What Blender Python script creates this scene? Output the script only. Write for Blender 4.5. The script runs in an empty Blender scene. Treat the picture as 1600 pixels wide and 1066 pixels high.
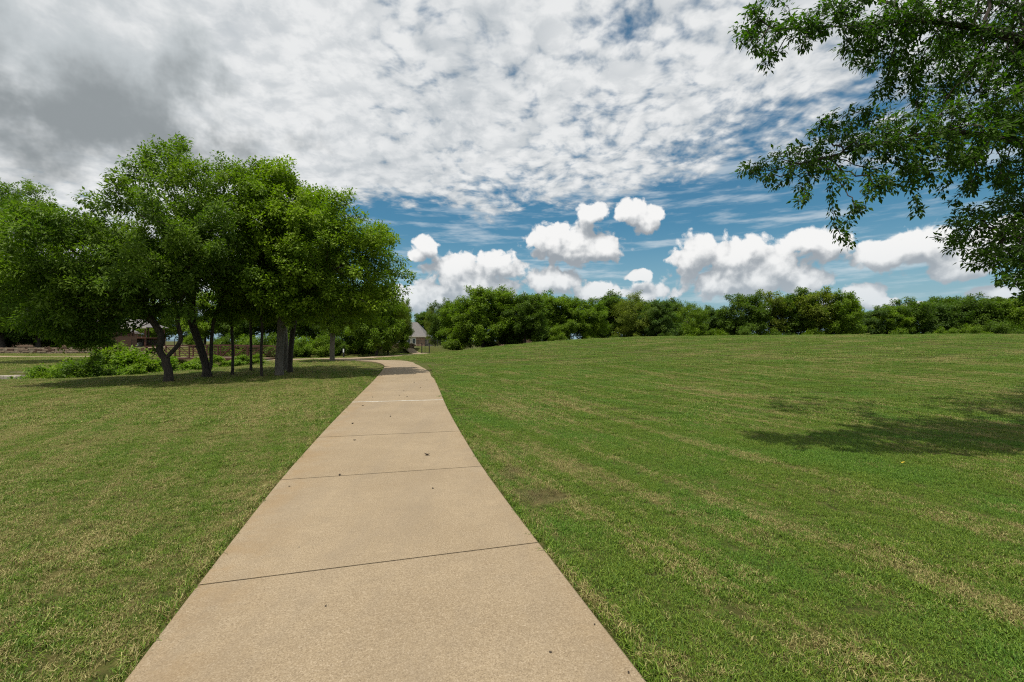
import bpy, math, random
import numpy as np
from mathutils import Vector
R = math.radians
rng = np.random.default_rng(7)
random.seed(7)
sc = bpy.context.scene
col = sc.collection

# ------------------------------------------------------------------ camera
F, CX, CY, CAMZ = 711.0, 800.0, 533.0, 1.68       # photo pixels: focal length, centre; eye height in metres
cam = bpy.data.cameras.new('camera'); cam.sensor_width = 36; cam.lens = 36 * F / 1600
cam.clip_start = 0.05; cam.clip_end = 5000
camo = bpy.data.objects.new('camera', cam); col.objects.link(camo)
camo.location = (0, 0, CAMZ); camo.rotation_euler = (R(90), 0, 0); sc.camera = camo

# ------------------------------------------------------------------ exposure and sampling
sc.render.engine = 'CYCLES'
sc.view_settings.view_transform = 'Standard'; sc.view_settings.look = 'None'
sc.view_settings.exposure = 0.0; sc.view_settings.gamma = 1.0
cy = sc.cycles
cy.max_bounces = 6; cy.diffuse_bounces = 3; cy.transmission_bounces = 4; cy.glossy_bounces = 2
cy.sample_clamp_indirect = 4; cy.caustics_reflective = False; cy.caustics_refractive = False
cy.use_denoising = False; cy.pixel_filter_type = 'BLACKMAN_HARRIS'; cy.filter_width = 1.15

# ------------------------------------------------------------------ node helpers
class S:
    """a float socket with arithmetic"""
    def __init__(s, nt, sock): s.nt, s.k = nt, sock
    def _m(s, op, *a):
        n = s.nt.nodes.new('ShaderNodeMath'); n.operation = op
        for i, v in enumerate((s,) + a):
            if isinstance(v, S): s.nt.links.new(v.k, n.inputs[i])
            else: n.inputs[i].default_value = v
        return S(s.nt, n.outputs[0])
    def __add__(s, o): return s._m('ADD', o)
    def __radd__(s, o): return s._m('ADD', o)
    def __sub__(s, o): return s._m('SUBTRACT', o)
    def __rsub__(s, o): return (s * -1.0) + o
    def __mul__(s, o): return s._m('MULTIPLY', o)
    def __rmul__(s, o): return s._m('MULTIPLY', o)
    def __truediv__(s, o): return s._m('DIVIDE', o)
    def __rtruediv__(s, o): return s._m('POWER', -1.0) * o
    def max(s, o): return s._m('MAXIMUM', o)
    def min(s, o): return s._m('MINIMUM', o)
    def pow(s, o): return s._m('POWER', o)
    def un(s, op): return s._m(op)
    def ss(s, a, b, lo=0.0, hi=1.0):
        n = s.nt.nodes.new('ShaderNodeMapRange'); n.interpolation_type = 'SMOOTHSTEP'
        s.nt.links.new(s.k, n.inputs[0])
        for i, v in zip((1, 2, 3, 4), (a, b, lo, hi)):
            if isinstance(v, S): s.nt.links.new(v.k, n.inputs[i])
            else: n.inputs[i].default_value = v
        return S(s.nt, n.outputs[0])
    def lin(s, a, b, lo=0.0, hi=1.0):
        q = s.ss(a, b, lo, hi); q.k.node.interpolation_type = 'LINEAR'; return q
def link(nt, v, inp):
    if isinstance(v, S): nt.links.new(v.k, inp)
    elif hasattr(v, 'is_linked') or isinstance(v, bpy.types.NodeSocket): nt.links.new(v, inp)
    else: inp.default_value = v
def comb(nt, x, y, z=0.0):
    n = nt.nodes.new('ShaderNodeCombineXYZ')
    for i, v in enumerate((x, y, z)): link(nt, v, n.inputs[i])
    return n.outputs[0]
def vmath(nt, op, a, b=None):
    n = nt.nodes.new('ShaderNodeVectorMath'); n.operation = op
    link(nt, a, n.inputs[0])
    if b is not None: link(nt, b, n.inputs[1])
    return n
def noise(nt, vec, scale, detail=2.0, rough=0.5, dist=0.0, dim='3D'):
    n = nt.nodes.new('ShaderNodeTexNoise'); n.noise_dimensions = dim; n.inputs['Scale'].default_value = scale
    n.inputs['Detail'].default_value = detail; n.inputs['Roughness'].default_value = rough; n.inputs['Distortion'].default_value = dist
    nt.links.new(vec, n.inputs['Vector']); return S(nt, n.outputs[0])
def voro(nt, vec, scale, feature='F1', rnd=1.0):
    n = nt.nodes.new('ShaderNodeTexVoronoi'); n.voronoi_dimensions = '2D'; n.feature = feature; n.inputs['Scale'].default_value = scale
    n.inputs['Randomness'].default_value = rnd
    nt.links.new(vec, n.inputs['Vector']); return S(nt, n.outputs['Distance'])
def mixc(nt, f, a, b, mode='MIX'):
    n = nt.nodes.new('ShaderNodeMix'); n.data_type = 'RGBA'; n.blend_type = mode
    link(nt, f, n.inputs[0])
    for v, i in ((a, 6), (b, 7)):
        if isinstance(v, tuple): n.inputs[i].default_value = (*v, 1.0)
        else: link(nt, v, n.inputs[i])
    return n.outputs[2]
def sepxyz(nt, vec):
    n = nt.nodes.new('ShaderNodeSeparateXYZ'); nt.links.new(vec, n.inputs[0])
    return [S(nt, o) for o in n.outputs]

# ------------------------------------------------------------------ sun
SUN_AZ, SUN_EL = R(212), R(75)                     # azimuth clockwise from +Y (the way the camera looks)
sun_dir = Vector((math.sin(SUN_AZ) * math.cos(SUN_EL), math.cos(SUN_AZ) * math.cos(SUN_EL), math.sin(SUN_EL)))
sl = bpy.data.lights.new('sun', 'SUN'); sl.energy = 5.0; sl.angle = R(0.53); sl.color = (1.0, 0.955, 0.88)
so = bpy.data.objects.new('sun', sl); col.objects.link(so)
so.rotation_euler = sun_dir.to_track_quat('Z', 'Y').to_euler(); so.location = (40, -20, 60)

# ------------------------------------------------------------------ world: clear sky, altocumulus sheet, cumulus
def azel(px, py):
    x, z = (px - CX) / F, (CY - py) / F
    return math.atan2(x, 1.0), math.atan2(z, math.hypot(x, 1.0))
W = bpy.data.worlds.new('World'); sc.world = W; W.use_nodes = True
nt = W.node_tree; nt.nodes.clear()
tc = nt.nodes.new('ShaderNodeTexCoord'); D = tc.outputs['Generated']
dx, dy, dz = sepxyz(nt, D)
sky = nt.nodes.new('ShaderNodeTexSky'); sky.sky_type = 'NISHITA'; sky.sun_disc = False
sky.sun_elevation = SUN_EL; sky.sun_rotation = SUN_AZ; sky.air_density = 1.0; sky.dust_density = 1.4; sky.ozone_density = 2.0
az = dx._m('ARCTAN2', dy); el = dz.un('ARCSINE')
AE = comb(nt, az, el)

# cumulus: soft lobes (azimuth, elevation) that the noise breaks up; the same field goes on round the horizon
LOBES = [  # photo px, py, half width, half height
    (862, 378, 44, 30), (905, 380, 58, 36), (945, 384, 34, 27), (900, 398, 55, 16),
    (985, 330, 27, 20), (1010, 344, 32, 22), (925, 333, 24, 16),
    (1085, 398, 42, 34), (1150, 402, 62, 34), (1215, 415, 60, 36), (1160, 435, 120, 32), (1255, 440, 46, 22),
    (1265, 378, 40, 26), (1300, 385, 36, 26), (1380, 400, 56, 26), (1440, 385, 70, 34), (1500, 410, 70, 30), (1570, 375, 60, 36),
    (665, 386, 24, 17), (650, 398, 16, 12),
    (715, 425, 50, 32), (775, 415, 42, 24), (735, 450, 90, 26), (860, 438, 52, 22), (930, 455, 46, 16), (1010, 458, 44, 18),
    (997, 430, 22, 9), (1345, 458, 34, 20), (1375, 472, 34, 10), (1300, 476, 60, 10), (1555, 458, 46, 16), (1625, 450, 50, 24), (1430, 478, 44, 8),
    (1205, 478, 50, 9), (640, 470, 90, 22),
]
g = bpy.data.node_groups.new('cumulus_field', 'ShaderNodeTree')
g.interface.new_socket('Vector', in_out='INPUT', socket_type='NodeSocketVector')
g.interface.new_socket('Density', in_out='OUTPUT', socket_type='NodeSocketFloat')
gi = g.nodes.new('NodeGroupInput'); go = g.nodes.new('NodeGroupOutput')
P = gi.outputs[0]
def warp(tree, vec, scale, amp, detail=2):
    n = tree.nodes.new('ShaderNodeTexNoise'); n.noise_dimensions = '2D'; n.inputs['Scale'].default_value = scale; n.inputs['Detail'].default_value = detail
    tree.links.new(vec, n.inputs['Vector'])
    w_ = vmath(tree, 'MULTIPLY', vmath(tree, 'SUBTRACT', n.outputs['Color'], (.5, .5, .5)).outputs[0], (amp[0], amp[1], 0)).outputs[0]
    return vmath(tree, 'ADD', vec, w_).outputs[0]
PW = warp(g, P, 20, (0.024, 0.016), 3)
acc = None
for (px, py, hw, hh) in LOBES:
    a, e = azel(px, py); a2, _ = azel(px + hw, py); _, e2 = azel(px, py - hh)
    sa_, se_ = 1 / (a2 - a), 1 / (e2 - e)
    n = g.nodes.new('ShaderNodeVectorMath'); n.operation = 'MULTIPLY_ADD'
    g.links.new(PW, n.inputs[0]); n.inputs[1].default_value = (sa_, se_, 0); n.inputs[2].default_value = (-a * sa_, -e * se_, 0)
    f = S(g, vmath(g, 'LENGTH', n.outputs[0]).outputs['Value'])
    acc = f if acc is None else acc._m('SMOOTH_MIN', f, 0.30)
acc = 1.0 - acc
# the same kind of cloud elsewhere round the horizon
pa, pe, _z = sepxyz(g, PW)
far_band = noise(g, comb(g, pa, pe * 2.3), 3.3, 3, 0.5, dim='2D')
outside = pa.un('ABSOLUTE').ss(0.86, 1.0)
band = (far_band - 0.53) * 5.0 - pe.ss(0.16, 0.34, 0.0, 3.0)
acc = acc.max(band - (1.0 - outside) * 6.0)
bil = (0.35 - voro(g, PW, 26)) * 0.8 + (0.35 - voro(g, PW, 64)) * 0.45 + (noise(g, PW, 34, 7, 0.66, dim='2D') - 0.5) * 1.25
dens = acc.max(-2.0) * 1.55 + bil + 0.20
g.links.new(dens.k, go.inputs[0])
def cum(vec):
    n = nt.nodes.new('ShaderNodeGroup'); n.node_tree = g; nt.links.new(vec, n.inputs[0]); return S(nt, n.outputs[0])
c0 = cum(AE)
c1 = cum(vmath(nt, 'ADD', AE, (-0.006, 0.034, 0)).outputs[0])
cmask = c0.ss(-0.02, 0.42)
clit = (c0 - c1)
cfac = clit.ss(-0.70, 1.15)
ccol = mixc(nt, cfac, (0.33, 0.365, 0.40), (0.92, 0.92, 0.91))
# distant clouds pale towards the horizon through the clear air
ccol = mixc(nt, el.ss(0.01, 0.19, 0.62, 0.0), ccol, (0.50, 0.59, 0.66))

# altocumulus sheet on a flat layer overhead
k = 1.0 / (dz.max(0.0) + 0.18)
PL = comb(nt, dx * k, dy * k)
PLW = warp(nt, PL, 3.0, (0.10, 0.10), 3)
n_big = noise(nt, PL, 2.0, 3, 0.55, dim='2D')
n_mid = noise(nt, PLW, 6.0, 4, 0.55, dim='2D')
cell = voro(nt, PLW, 15.0)
n_fin = noise(nt, PLW, 24.0, 5, 0.6, dim='2D')
lump = (n_mid - 0.5) * 1.9 + (0.42 - cell) * 0.60 + (n_fin - 0.5) * 0.9
# where the sheet lies: overhead and to the left, thinning to the right; its lower edge 15 to 18 degrees up
edge = el + (n_big - 0.5) * 0.13
cover = edge.ss(0.20, 0.36, -1.30, 0.95)
cover = cover + (n_big - 0.5) * 0.9
hole_a, hole_e = azel(1300, 225)
hv = vmath(nt, 'MULTIPLY', vmath(nt, 'SUBTRACT', AE, (hole_a, hole_e, 0)).outputs[0], (1 / 0.34, 1 / 0.13, 0)).outputs[0]
cover = cover - S(nt, vmath(nt, 'LENGTH', hv).outputs['Value']).ss(1.25, 0.2, 0.0, 0.75)
cover = cover + az.ss(-0.24, -0.55, 0.0, 2.3) * el.ss(-0.05, 0.12)
alto = cover + lump
amask = alto.ss(-0.25, 0.95)
# thin streaks under the sheet
st = noise(nt, comb(nt, az * 1.6, el * 11.0), 3.4, 5, 0.6, dim='2D')
smask = st.ss(0.46, 0.74) * el.ss(0.04, 0.10) * el.ss(0.48, 0.30) * 0.55
afac = alto.ss(0.0, 1.1) * 0.40 + noise(nt, PLW, 11, 4, 0.6, dim='2D').ss(0.32, 0.66) * 0.40 + n_big.ss(0.68, 0.38) * 0.22 + (0.42 - cell) * 0.30
acol = mixc(nt, afac, (0.40, 0.45, 0.49), (0.84, 0.85, 0.85))
# the heavy grey bank in the upper left
ga, ge = azel(110, 95)
gv = vmath(nt, 'MULTIPLY', vmath(nt, 'SUBTRACT', AE, (ga, ge, 0)).outputs[0], (1 / 0.30, 1 / 0.19, 0)).outputs[0]
gl = S(nt, vmath(nt, 'LENGTH', gv).outputs['Value'])
agrey = noise(nt, AE, 7.0, 5, 0.58, dim='2D')
bank = (1.08 - gl + (n_mid - 0.5) * 0.4 + (agrey - 0.5) * 2.2)
bmask = bank.ss(0.0, 0.8)
belly = (ge - 0.02 - el + (n_mid - 0.5) * 0.05 + (agrey - 0.5) * 0.42).ss(-0.10, 0.10)
bcol = mixc(nt, belly, (0.54, 0.58, 0.60), (0.29, 0.32, 0.335))

skyc = mixc(nt, 1.0, sky.outputs[0], (0.47, 0.94, 1.0), 'MULTIPLY')
bg0 = nt.nodes.new('ShaderNodeBackground'); nt.links.new(skyc, bg0.inputs[0]); bg0.inputs[1].default_value = 0.090
def layer(prev, colr, mask):
    b = nt.nodes.new('ShaderNodeBackground'); nt.links.new(colr, b.inputs[0]); b.inputs[1].default_value = 1.0
    m = nt.nodes.new('ShaderNodeMixShader'); nt.links.new(mask.k, m.inputs[0]); nt.links.new(prev, m.inputs[1]); nt.links.new(b.outputs[0], m.inputs[2])
    return m.outputs[0]
scol = nt.nodes.new('ShaderNodeRGB'); scol.outputs[0].default_value = (0.70, 0.76, 0.80, 1)
hcol = nt.nodes.new('ShaderNodeRGB'); hcol.outputs[0].default_value = (0.40, 0.545, 0.64, 1)      # pale summer air low down, all round
sh = layer(bg0.outputs[0], hcol.outputs[0], el.ss(-0.02, 0.26, 0.72, 0.0))
sh = layer(sh, scol.outputs[0], smask)
sh = layer(sh, acol, amask * el.ss(0.0, 0.05) * 0.97)
sh = layer(sh, bcol, bmask)
sh = layer(sh, ccol, cmask * dz.ss(-0.01, 0.01))
wo = nt.nodes.new('ShaderNodeOutputWorld'); nt.links.new(sh, wo.inputs[0])
W.cycles.sampling_method = 'NONE'

# ------------------------------------------------------------------ terrain height
def sstep(a, b, x):
    t = np.clip((np.asarray(x, float) - a) / (b - a), 0, 1); return t * t * (3 - 2 * t)
RX = [-60, -14, -11, -7, -2.8, 0, 7, 14, 28, 50, 90, 200, 3000]
RZ = [0, 0, .06, .27, .84, 1.19, 1.80, 2.10, 2.24, 2.37, 2.45, 1.8, 0.4]
CREEK = np.array([(-27, 60), (-27, 41), (-23.5, 31), (-21, 26.5), (-22.5, 23.2), (-30, 22), (-50, 21), (-120, 18)], float)
def seg_dist(x, y, poly):
    x = np.asarray(x, float); y = np.asarray(y, float); d = np.full(x.shape, 1e9)
    for (ax, ay), (bx, by) in zip(poly[:-1], poly[1:]):
        ux, uy = bx - ax, by - ay; L2 = ux * ux + uy * uy
        t = np.clip(((x - ax) * ux + (y - ay) * uy) / L2, 0, 1)
        d = np.minimum(d, np.hypot(x - ax - t * ux, y - ay - t * uy))
    return d
def ground_z(x, y):
    x = np.asarray(x, float); y = np.asarray(y, float)
    r = sum(np.interp(x + o, RX, RZ) for o in (-3, -1.5, 0, 1.5, 3)) / 5
    b = sstep(9, 50, y) * (1 - 0.72 * sstep(50, 82, y))
    z = r * b
    terr = 0.75 * sstep(60.2, 62.6, y) * sstep(-6, -12, x) * (1 - 0.75 * sstep(70, 120, y))
    z = z + terr
    dc = seg_dist(x, y, CREEK)
    z = z - 1.15 * (1 - sstep(0.9, 4.2, dc)) * (1 - sstep(55, 60, y))
    z = z + 0.035 * np.sin(x * 0.55 + 1.3) * np.sin(y * 0.42 + 0.4) * sstep(3.0, 9.0, np.hypot(x + 1.5, y * .3))
    return z
def gz(x, y): return float(ground_z(np.array([x]), np.array([y]))[0])
def at(px, Y): return (px - CX) / F * Y                     # X of a photo column at depth Y
def on_ground(px, py):                                      # ground point under a photo pixel
    x, z = (px - CX) / F, (CY - py) / F
    ys = np.linspace(1.5, 120, 4000); d = CAMZ + z * ys - ground_z(x * ys, ys)
    i = int(np.argmax(d < 0)) or len(ys) - 1
    return x * ys[i], ys[i]

# ------------------------------------------------------------------ mesh helpers
def new_mesh(name, V, faces_flat, loop_tot, mat, smooth=False, attr=None):
    V = np.ascontiguousarray(V, np.float32); me = bpy.data.meshes.new(name)
    me.vertices.add(len(V)); me.vertices.foreach_set('co', V.ravel())
    ff = np.ascontiguousarray(faces_flat, np.int32).ravel(); lt = np.ascontiguousarray(loop_tot, np.int32)
    me.loops.add(len(ff)); me.loops.foreach_set('vertex_index', ff)
    me.polygons.add(len(lt)); ls = np.zeros(len(lt), np.int32); ls[1:] = np.cumsum(lt)[:-1]
    me.polygons.foreach_set('loop_start', ls)
    me.polygons.foreach_set('use_smooth', np.full(len(lt), bool(smooth)))
    if attr is not None:
        a = me.attributes.new('rnd', 'FLOAT', 'FACE'); a.data.foreach_set('value', np.ascontiguousarray(attr, np.float32))
    me.update(calc_edges=True); me.validate()
    if mat: me.materials.append(mat)
    return me
class MB:
    """collects simple solids into one mesh"""
    def __init__(s): s.v, s.f = [], []
    def box(s, c, size, rz=0.0):
        o = len(s.v); hx, hy, hz = (q / 2 for q in size); ca, sa = math.cos(rz), math.sin(rz)
        for z in (-hz, hz):
            for x, y in ((-hx, -hy), (hx, -hy), (hx, hy), (-hx, hy)):
                s.v.append((c[0] + x * ca - y * sa, c[1] + x * sa + y * ca, c[2] + z))
        for f in ((3, 2, 1, 0), (4, 5, 6, 7), (0, 1, 5, 4), (1, 2, 6, 5), (2, 3, 7, 6), (3, 0, 4, 7)): s.f.append([o + i for i in f])
        return s
    def bar(s, a, b, w, h=None):
        h = h or w; a, b = Vector(a), Vector(b); d = (b - a).normalized()
        up = Vector((0, 0, 1)) if abs(d.z) < 0.95 else Vector((0, 1, 0))
        sx = d.cross(up).normalized() * (w / 2); sy = sx.cross(d).normalized() * (h / 2); o = len(s.v)
        for p in (a, b):
            for q in (-sx - sy, sx - sy, sx + sy, -sx + sy): s.v.append(tuple(p + q))
        for f in ((3, 2, 1, 0), (4, 5, 6, 7), (0, 1, 5, 4), (1, 2, 6, 5), (2, 3, 7, 6), (3, 0, 4, 7)): s.f.append([o + i for i in f])
        return s
    def poly(s, pts, faces):
        o = len(s.v); s.v += [tuple(p) for p in pts]; s.f += [[o + i for i in f] for f in faces]; return s
    def build(s, name, mat, parent=None, bevel=0.0):
        me = bpy.data.meshes.new(name); me.from_pydata(s.v, [], s.f); me.update(); me.materials.append(mat)
        ob = bpy.data.objects.new(name, me); col.objects.link(ob); ob.parent = parent
        if bevel:
            m = ob.modifiers.new('bevel', 'BEVEL'); m.width = bevel; m.segments = 2; m.limit_method = 'ANGLE'
        return ob
def obj(name, me, parent=None, loc=None):
    o = bpy.data.objects.new(name, me); col.objects.link(o); o.parent = parent
    if loc is not None: o.location = loc
    return o
def tag(o, label=None, cat=None, group=None, kind=None):
    for kx, v in (('label', label), ('category', cat), ('group', group), ('kind', kind)):
        if v: o[kx] = v
    return o
def empty(name, loc, rz=0.0, scale=(1, 1, 1)):
    e = bpy.data.objects.new(name, None); col.objects.link(e); e.location = loc; e.rotation_euler = (0, 0, rz); e.scale = scale
    e.empty_display_size = 0.2; return e

# ------------------------------------------------------------------ materials
def mat(name):
    m = bpy.data.materials.new(name); m.use_nodes = True; t = m.node_tree; t.nodes.clear()
    o = t.nodes.new('ShaderNodeOutputMaterial'); p = t.nodes.new('ShaderNodeBsdfPrincipled'); t.links.new(p.outputs[0], o.inputs[0])
    return m, t, p, o
def geo_pos(t): return t.nodes.new('ShaderNodeNewGeometry').outputs['Position']
def bump(t, h, p, strength=0.5, dist=0.02):
    b = t.nodes.new('ShaderNodeBump'); b.inputs['Strength'].default_value = strength; b.inputs['Distance'].default_value = dist
    link(t, h, b.inputs['Height']); t.links.new(b.outputs[0], p.inputs['Normal'])
def simple(name, c, rough=0.7, var=0.25, scale=3.0, metal=0.0, bmp=0.0, bscale=30):
    m, t, p, o = mat(name); tcn = t.nodes.new('ShaderNodeTexCoord').outputs['Object']
    n = noise(t, tcn, scale, 5, 0.6)
    lo = tuple(q * (1 - var) for q in c); hi = tuple(min(1, q * (1 + var)) for q in c)
    t.links.new(mixc(t, n.ss(0.3, 0.7), lo, hi), p.inputs['Base Color'])
    p.inputs['Roughness'].default_value = rough; p.inputs['Metallic'].default_value = metal
    if bmp: bump(t, noise(t, tcn, bscale, 4), p, bmp, 0.01)
    return m
# lawn colour: one field shared by the soil sheet and the blades standing on it
lg = bpy.data.node_groups.new('lawn_colour', 'ShaderNodeTree')
lg.interface.new_socket('Position', in_out='INPUT', socket_type='NodeSocketVector')
lg.interface.new_socket('Dry', in_out='OUTPUT', socket_type='NodeSocketFloat')
lg.interface.new_socket('Bare', in_out='OUTPUT', socket_type='NodeSocketFloat')
lg.interface.new_socket('Lush', in_out='OUTPUT', socket_type='NodeSocketFloat')
li = lg.nodes.new('NodeGroupInput'); lo_ = lg.nodes.new('NodeGroupOutput')
lx, ly, lz = sepxyz(lg, li.outputs[0])
ca, sa = math.cos(R(24)), math.sin(R(24))          # mowing rows run beside the path
u = lx * ca + ly * sa; v = lx * -sa + ly * ca
rows = noise(lg, comb(lg, u * 1.0, v * 0.07), 2.1, 4, 0.65)
rows2 = noise(lg, comb(lg, u * 0.12, v * 0.9, 3.1), 1.2, 3, 0.6)   # far rows across the mound
patch = noise(lg, comb(lg, lx, ly), 0.23, 4, 0.6)
small = noise(lg, comb(lg, lx, ly), 1.9, 5, 0.65); speck = noise(lg, comb(lg, lx, ly), 9.0, 3, 0.6)
onleft = (lx + ly * 0.27).ss(1.0, -2.5)
faracross = ly.ss(14.0, 30.0) * (1.0 - onleft)
rw = rows * (1.0 - faracross * 0.7) + rows2 * faracross * 0.7
dry = (rw - 0.5) * (2.9 - onleft * 1.6) + (patch - 0.5) * (1.3 - onleft * 0.5) + (small - 0.5) * 1.2 + (speck - 0.5) * 1.5 + 0.20 + onleft * 0.22
lg.links.new(dry.ss(0.0, 0.92).k, lo_.inputs[0])
bare = (small - 0.5) * 1.4 + (patch - 0.5) * 1.0 + (rw - 0.5) * 1.2
def worn(cx, cy, rx, ry):                             # worn spots in the turf
    return (((lx - cx) / rx).pow(2.0) + ((ly - cy) / ry).pow(2.0) + (small - 0.5) * 2.6).ss(1.15, 0.15)
spots = worn(0.30, 4.9, 0.34, 0.30) + worn(-0.02, 5.75, 0.16, 0.35) * 0.7 + worn(-10.4, 16.8, 2.6, 1.0) * 0.45 + worn(12.0, 10.8, 1.2, 0.5) * 0.6
lg.links.new((bare.ss(0.40, 0.70) * 0.6 + spots).min(1.0).k, lo_.inputs[1])
lg.links.new((noise(lg, comb(lg, lx, ly), 0.7, 3, 0.55).ss(0.42, 0.70) * (1.0 - onleft * 0.55)).k, lo_.inputs[2])
def lawn_nodes(t):
    n = t.nodes.new('ShaderNodeGroup'); n.node_tree = lg; t.links.new(geo_pos(t), n.inputs[0])
    return [S(t, o) for o in n.outputs]
# the soil and thatch sheet under the grass
m_ground, t, p, o = mat('lawn_ground')
d, b, lu = lawn_nodes(t); pos = geo_pos(t)
fine = noise(t, pos, 34, 6, 0.7); mid = noise(t, pos, 6, 4, 0.6)
c = mixc(t, d, (0.044, 0.070, 0.009), (0.125, 0.104, 0.036))
c = mixc(t, lu * (1.0 - d) * 0.7, c, (0.040, 0.095, 0.012))
c = mixc(t, b * 0.75, c, (0.130, 0.088, 0.046))
c = mixc(t, fine.ss(0.35, 0.7), c, (0.15, 0.135, 0.042), 'MIX')
c = mixc(t, mid.ss(0.35, 0.75, 0.55, 0.0), c, (0.018, 0.024, 0.006))
t.links.new(c, p.inputs['Base Color']); p.inputs['Roughness'].default_value = 0.95; p.inputs['Specular IOR Level'].default_value = 0.1
bump(t, fine * 0.6 + mid, p, 0.9, 0.05)
# blades
def leafy(name, build):
    m = bpy.data.materials.new(name); m.use_nodes = True; t = m.node_tree; t.nodes.clear()
    o = t.nodes.new('ShaderNodeOutputMaterial'); p = t.nodes.new('ShaderNodeBsdfPrincipled'); tr = t.nodes.new('ShaderNodeBsdfTranslucent')
    mx = t.nodes.new('ShaderNodeMixShader'); at_ = t.nodes.new('ShaderNodeAttribute'); at_.attribute_name = 'rnd'
    c, ctr, fac, rough, spec = build(t, S(t, at_.outputs['Fac']))
    link(t, c, p.inputs['Base Color']); link(t, ctr, tr.inputs[0]); p.inputs['Roughness'].default_value = rough
    p.inputs['Specular IOR Level'].default_value = spec
    mx.inputs[0].default_value = fac
    t.links.new(p.outputs[0], mx.inputs[1]); t.links.new(tr.outputs[0], mx.inputs[2]); t.links.new(mx.outputs[0], o.inputs[0])
    return m
def grass_build(t, r):
    d, b, lu = lawn_nodes(t)
    green = mixc(t, r.ss(0.0, 1.0), (0.056, 0.118, 0.008), (0.190, 0.270, 0.028))
    green = mixc(t, lu * 0.6, green, mixc(t, r, (0.042, 0.130, 0.009), (0.120, 0.262, 0.022)))
    straw = mixc(t, r, (0.205, 0.155, 0.052), (0.470, 0.400, 0.170))
    pick = (d * 0.92 - (r * 7.31).un('FRACT') * 0.95).ss(-0.06, 0.14)
    c = mixc(t, pick * 0.88, green, straw)
    c = mixc(t, b * 0.62, c, (0.170, 0.118, 0.066))
    return c, c, 0.28, 0.55, 0.25
m_grass = leafy('grass_blade', grass_build)
def leaf_mat(name, dark, lite, fac=0.40, rough=0.5, spec=0.14, trans=(1.25, 1.5, 0.5)):
    def bld(t, r):
        oi = t.nodes.new('ShaderNodeObjectInfo'); orr = S(t, oi.outputs['Random'])
        c = mixc(t, r, dark, lite)
        n = noise(t, geo_pos(t), 0.55, 3, 0.6)
        c = mixc(t, n.ss(0.40, 0.70, 0.0, 0.55), c, tuple(q * s for q, s in zip(lite, (1.25, 1.12, 0.8))))
        c = mixc(t, orr * 0.35, c, mixc(t, r, tuple(q * .8 for q in dark), (lite[0] * 1.15, lite[1] * 1.0, lite[2] * 1.1)))
        ct = mixc(t, 1.0, c, trans, 'MULTIPLY')
        return c, ct, fac, rough, spec
    return leafy(name, bld)
M_LEAF = dict(
    mid=leaf_mat('leaf_mid_green', (0.048, 0.094, 0.007), (0.165, 0.255, 0.020)),
    grove=leaf_mat('leaf_deep_green', (0.040, 0.088, 0.010), (0.150, 0.236, 0.028)),
    dark=leaf_mat('leaf_dark_green', (0.032, 0.066, 0.007), (0.108, 0.178, 0.020)),
    lime=leaf_mat('leaf_bright_green', (0.066, 0.125, 0.007), (0.200, 0.300, 0.022)),
    blue=leaf_mat('leaf_blue_green', (0.036, 0.076, 0.014), (0.098, 0.160, 0.032)),
    olive=leaf_mat('leaf_olive', (0.070, 0.104, 0.012), (0.195, 0.245, 0.034)),
    shrub=leaf_mat('leaf_shrub', (0.080, 0.150, 0.012), (0.190, 0.300, 0.030)),
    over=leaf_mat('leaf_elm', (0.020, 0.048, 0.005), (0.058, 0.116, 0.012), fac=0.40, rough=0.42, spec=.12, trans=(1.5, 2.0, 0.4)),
)
def bark(name, c1, c2):
    m, t, p, o = mat(name); pos = geo_pos(t); x, y, z = sepxyz(t, pos)
    n = noise(t, comb(t, x, y, z * 0.22), 22, 6, 0.65); n2 = noise(t, pos, 4, 4)
    t.links.new(mixc(t, n.ss(0.3, 0.7), c1, mixc(t, n2, c2, tuple(q * 0.6 for q in c2))), p.inputs['Base Color'])
    p.inputs['Roughness'].default_value = 0.9; bump(t, n, p, 0.9, 0.03); return m
m_bark = bark('bark_dark', (0.020, 0.015, 0.011), (0.085, 0.064, 0.046))
m_bark_grey = bark('bark_grey', (0.075, 0.062, 0.048), (0.21, 0.18, 0.14))
# concrete of the path
m_conc, t, p, o = mat('path_concrete'); pos = geo_pos(t)
big = noise(t, pos, 0.8, 5, 0.6); mid = noise(t, pos, 5, 5, 0.65); grit = noise(t, pos, 120, 3, 0.8); grit2 = noise(t, pos, 60, 3, 0.7)
c = mixc(t, big.ss(0.3, 0.7), (0.244, 0.182, 0.106), (0.302, 0.231, 0.141))
c = mixc(t, mid.ss(0.45, 0.75, 0.0, 0.5), c, (0.215, 0.165, 0.103))
c = mixc(t, noise(t, pos, 1.7, 6, 0.7).ss(0.56, 0.72, 0.0, 0.28), c, (0.255, 0.188, 0.108))
c = mixc(t, grit.ss(0.30, 0.52, 1.0, 0.0), c, (0.115, 0.080, 0.048))
c = mixc(t, grit.ss(0.52, 0.68, 0.0, 0.95), c, (0.43, 0.35, 0.25))
c = mixc(t, grit2.ss(0.66, 0.74, 0.0, 0.6), c, (0.12, 0.09, 0.06))
ea = t.nodes.new('ShaderNodeAttribute'); ea.attribute_name = 'side'
es = S(t, ea.outputs['Fac']); stain = (es.ss(-0.45, -0.95) + es.ss(0.72, 1.0) * 0.4) * noise(t, pos, 2.2, 5, 0.7).ss(0.40, 0.62)
c = mixc(t, stain * 0.42, c, (0.235, 0.145, 0.058))
x_, y_, z_ = sepxyz(t, pos)
wear = noise(t, comb(t, x_ * 1.0, y_ * 0.16), 2.4, 5, 0.65)                      # faint tracks along the way people walk
c = mixc(t, wear.ss(0.44, 0.68, 0.0, 0.35), c, (0.20, 0.158, 0.108))
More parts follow.
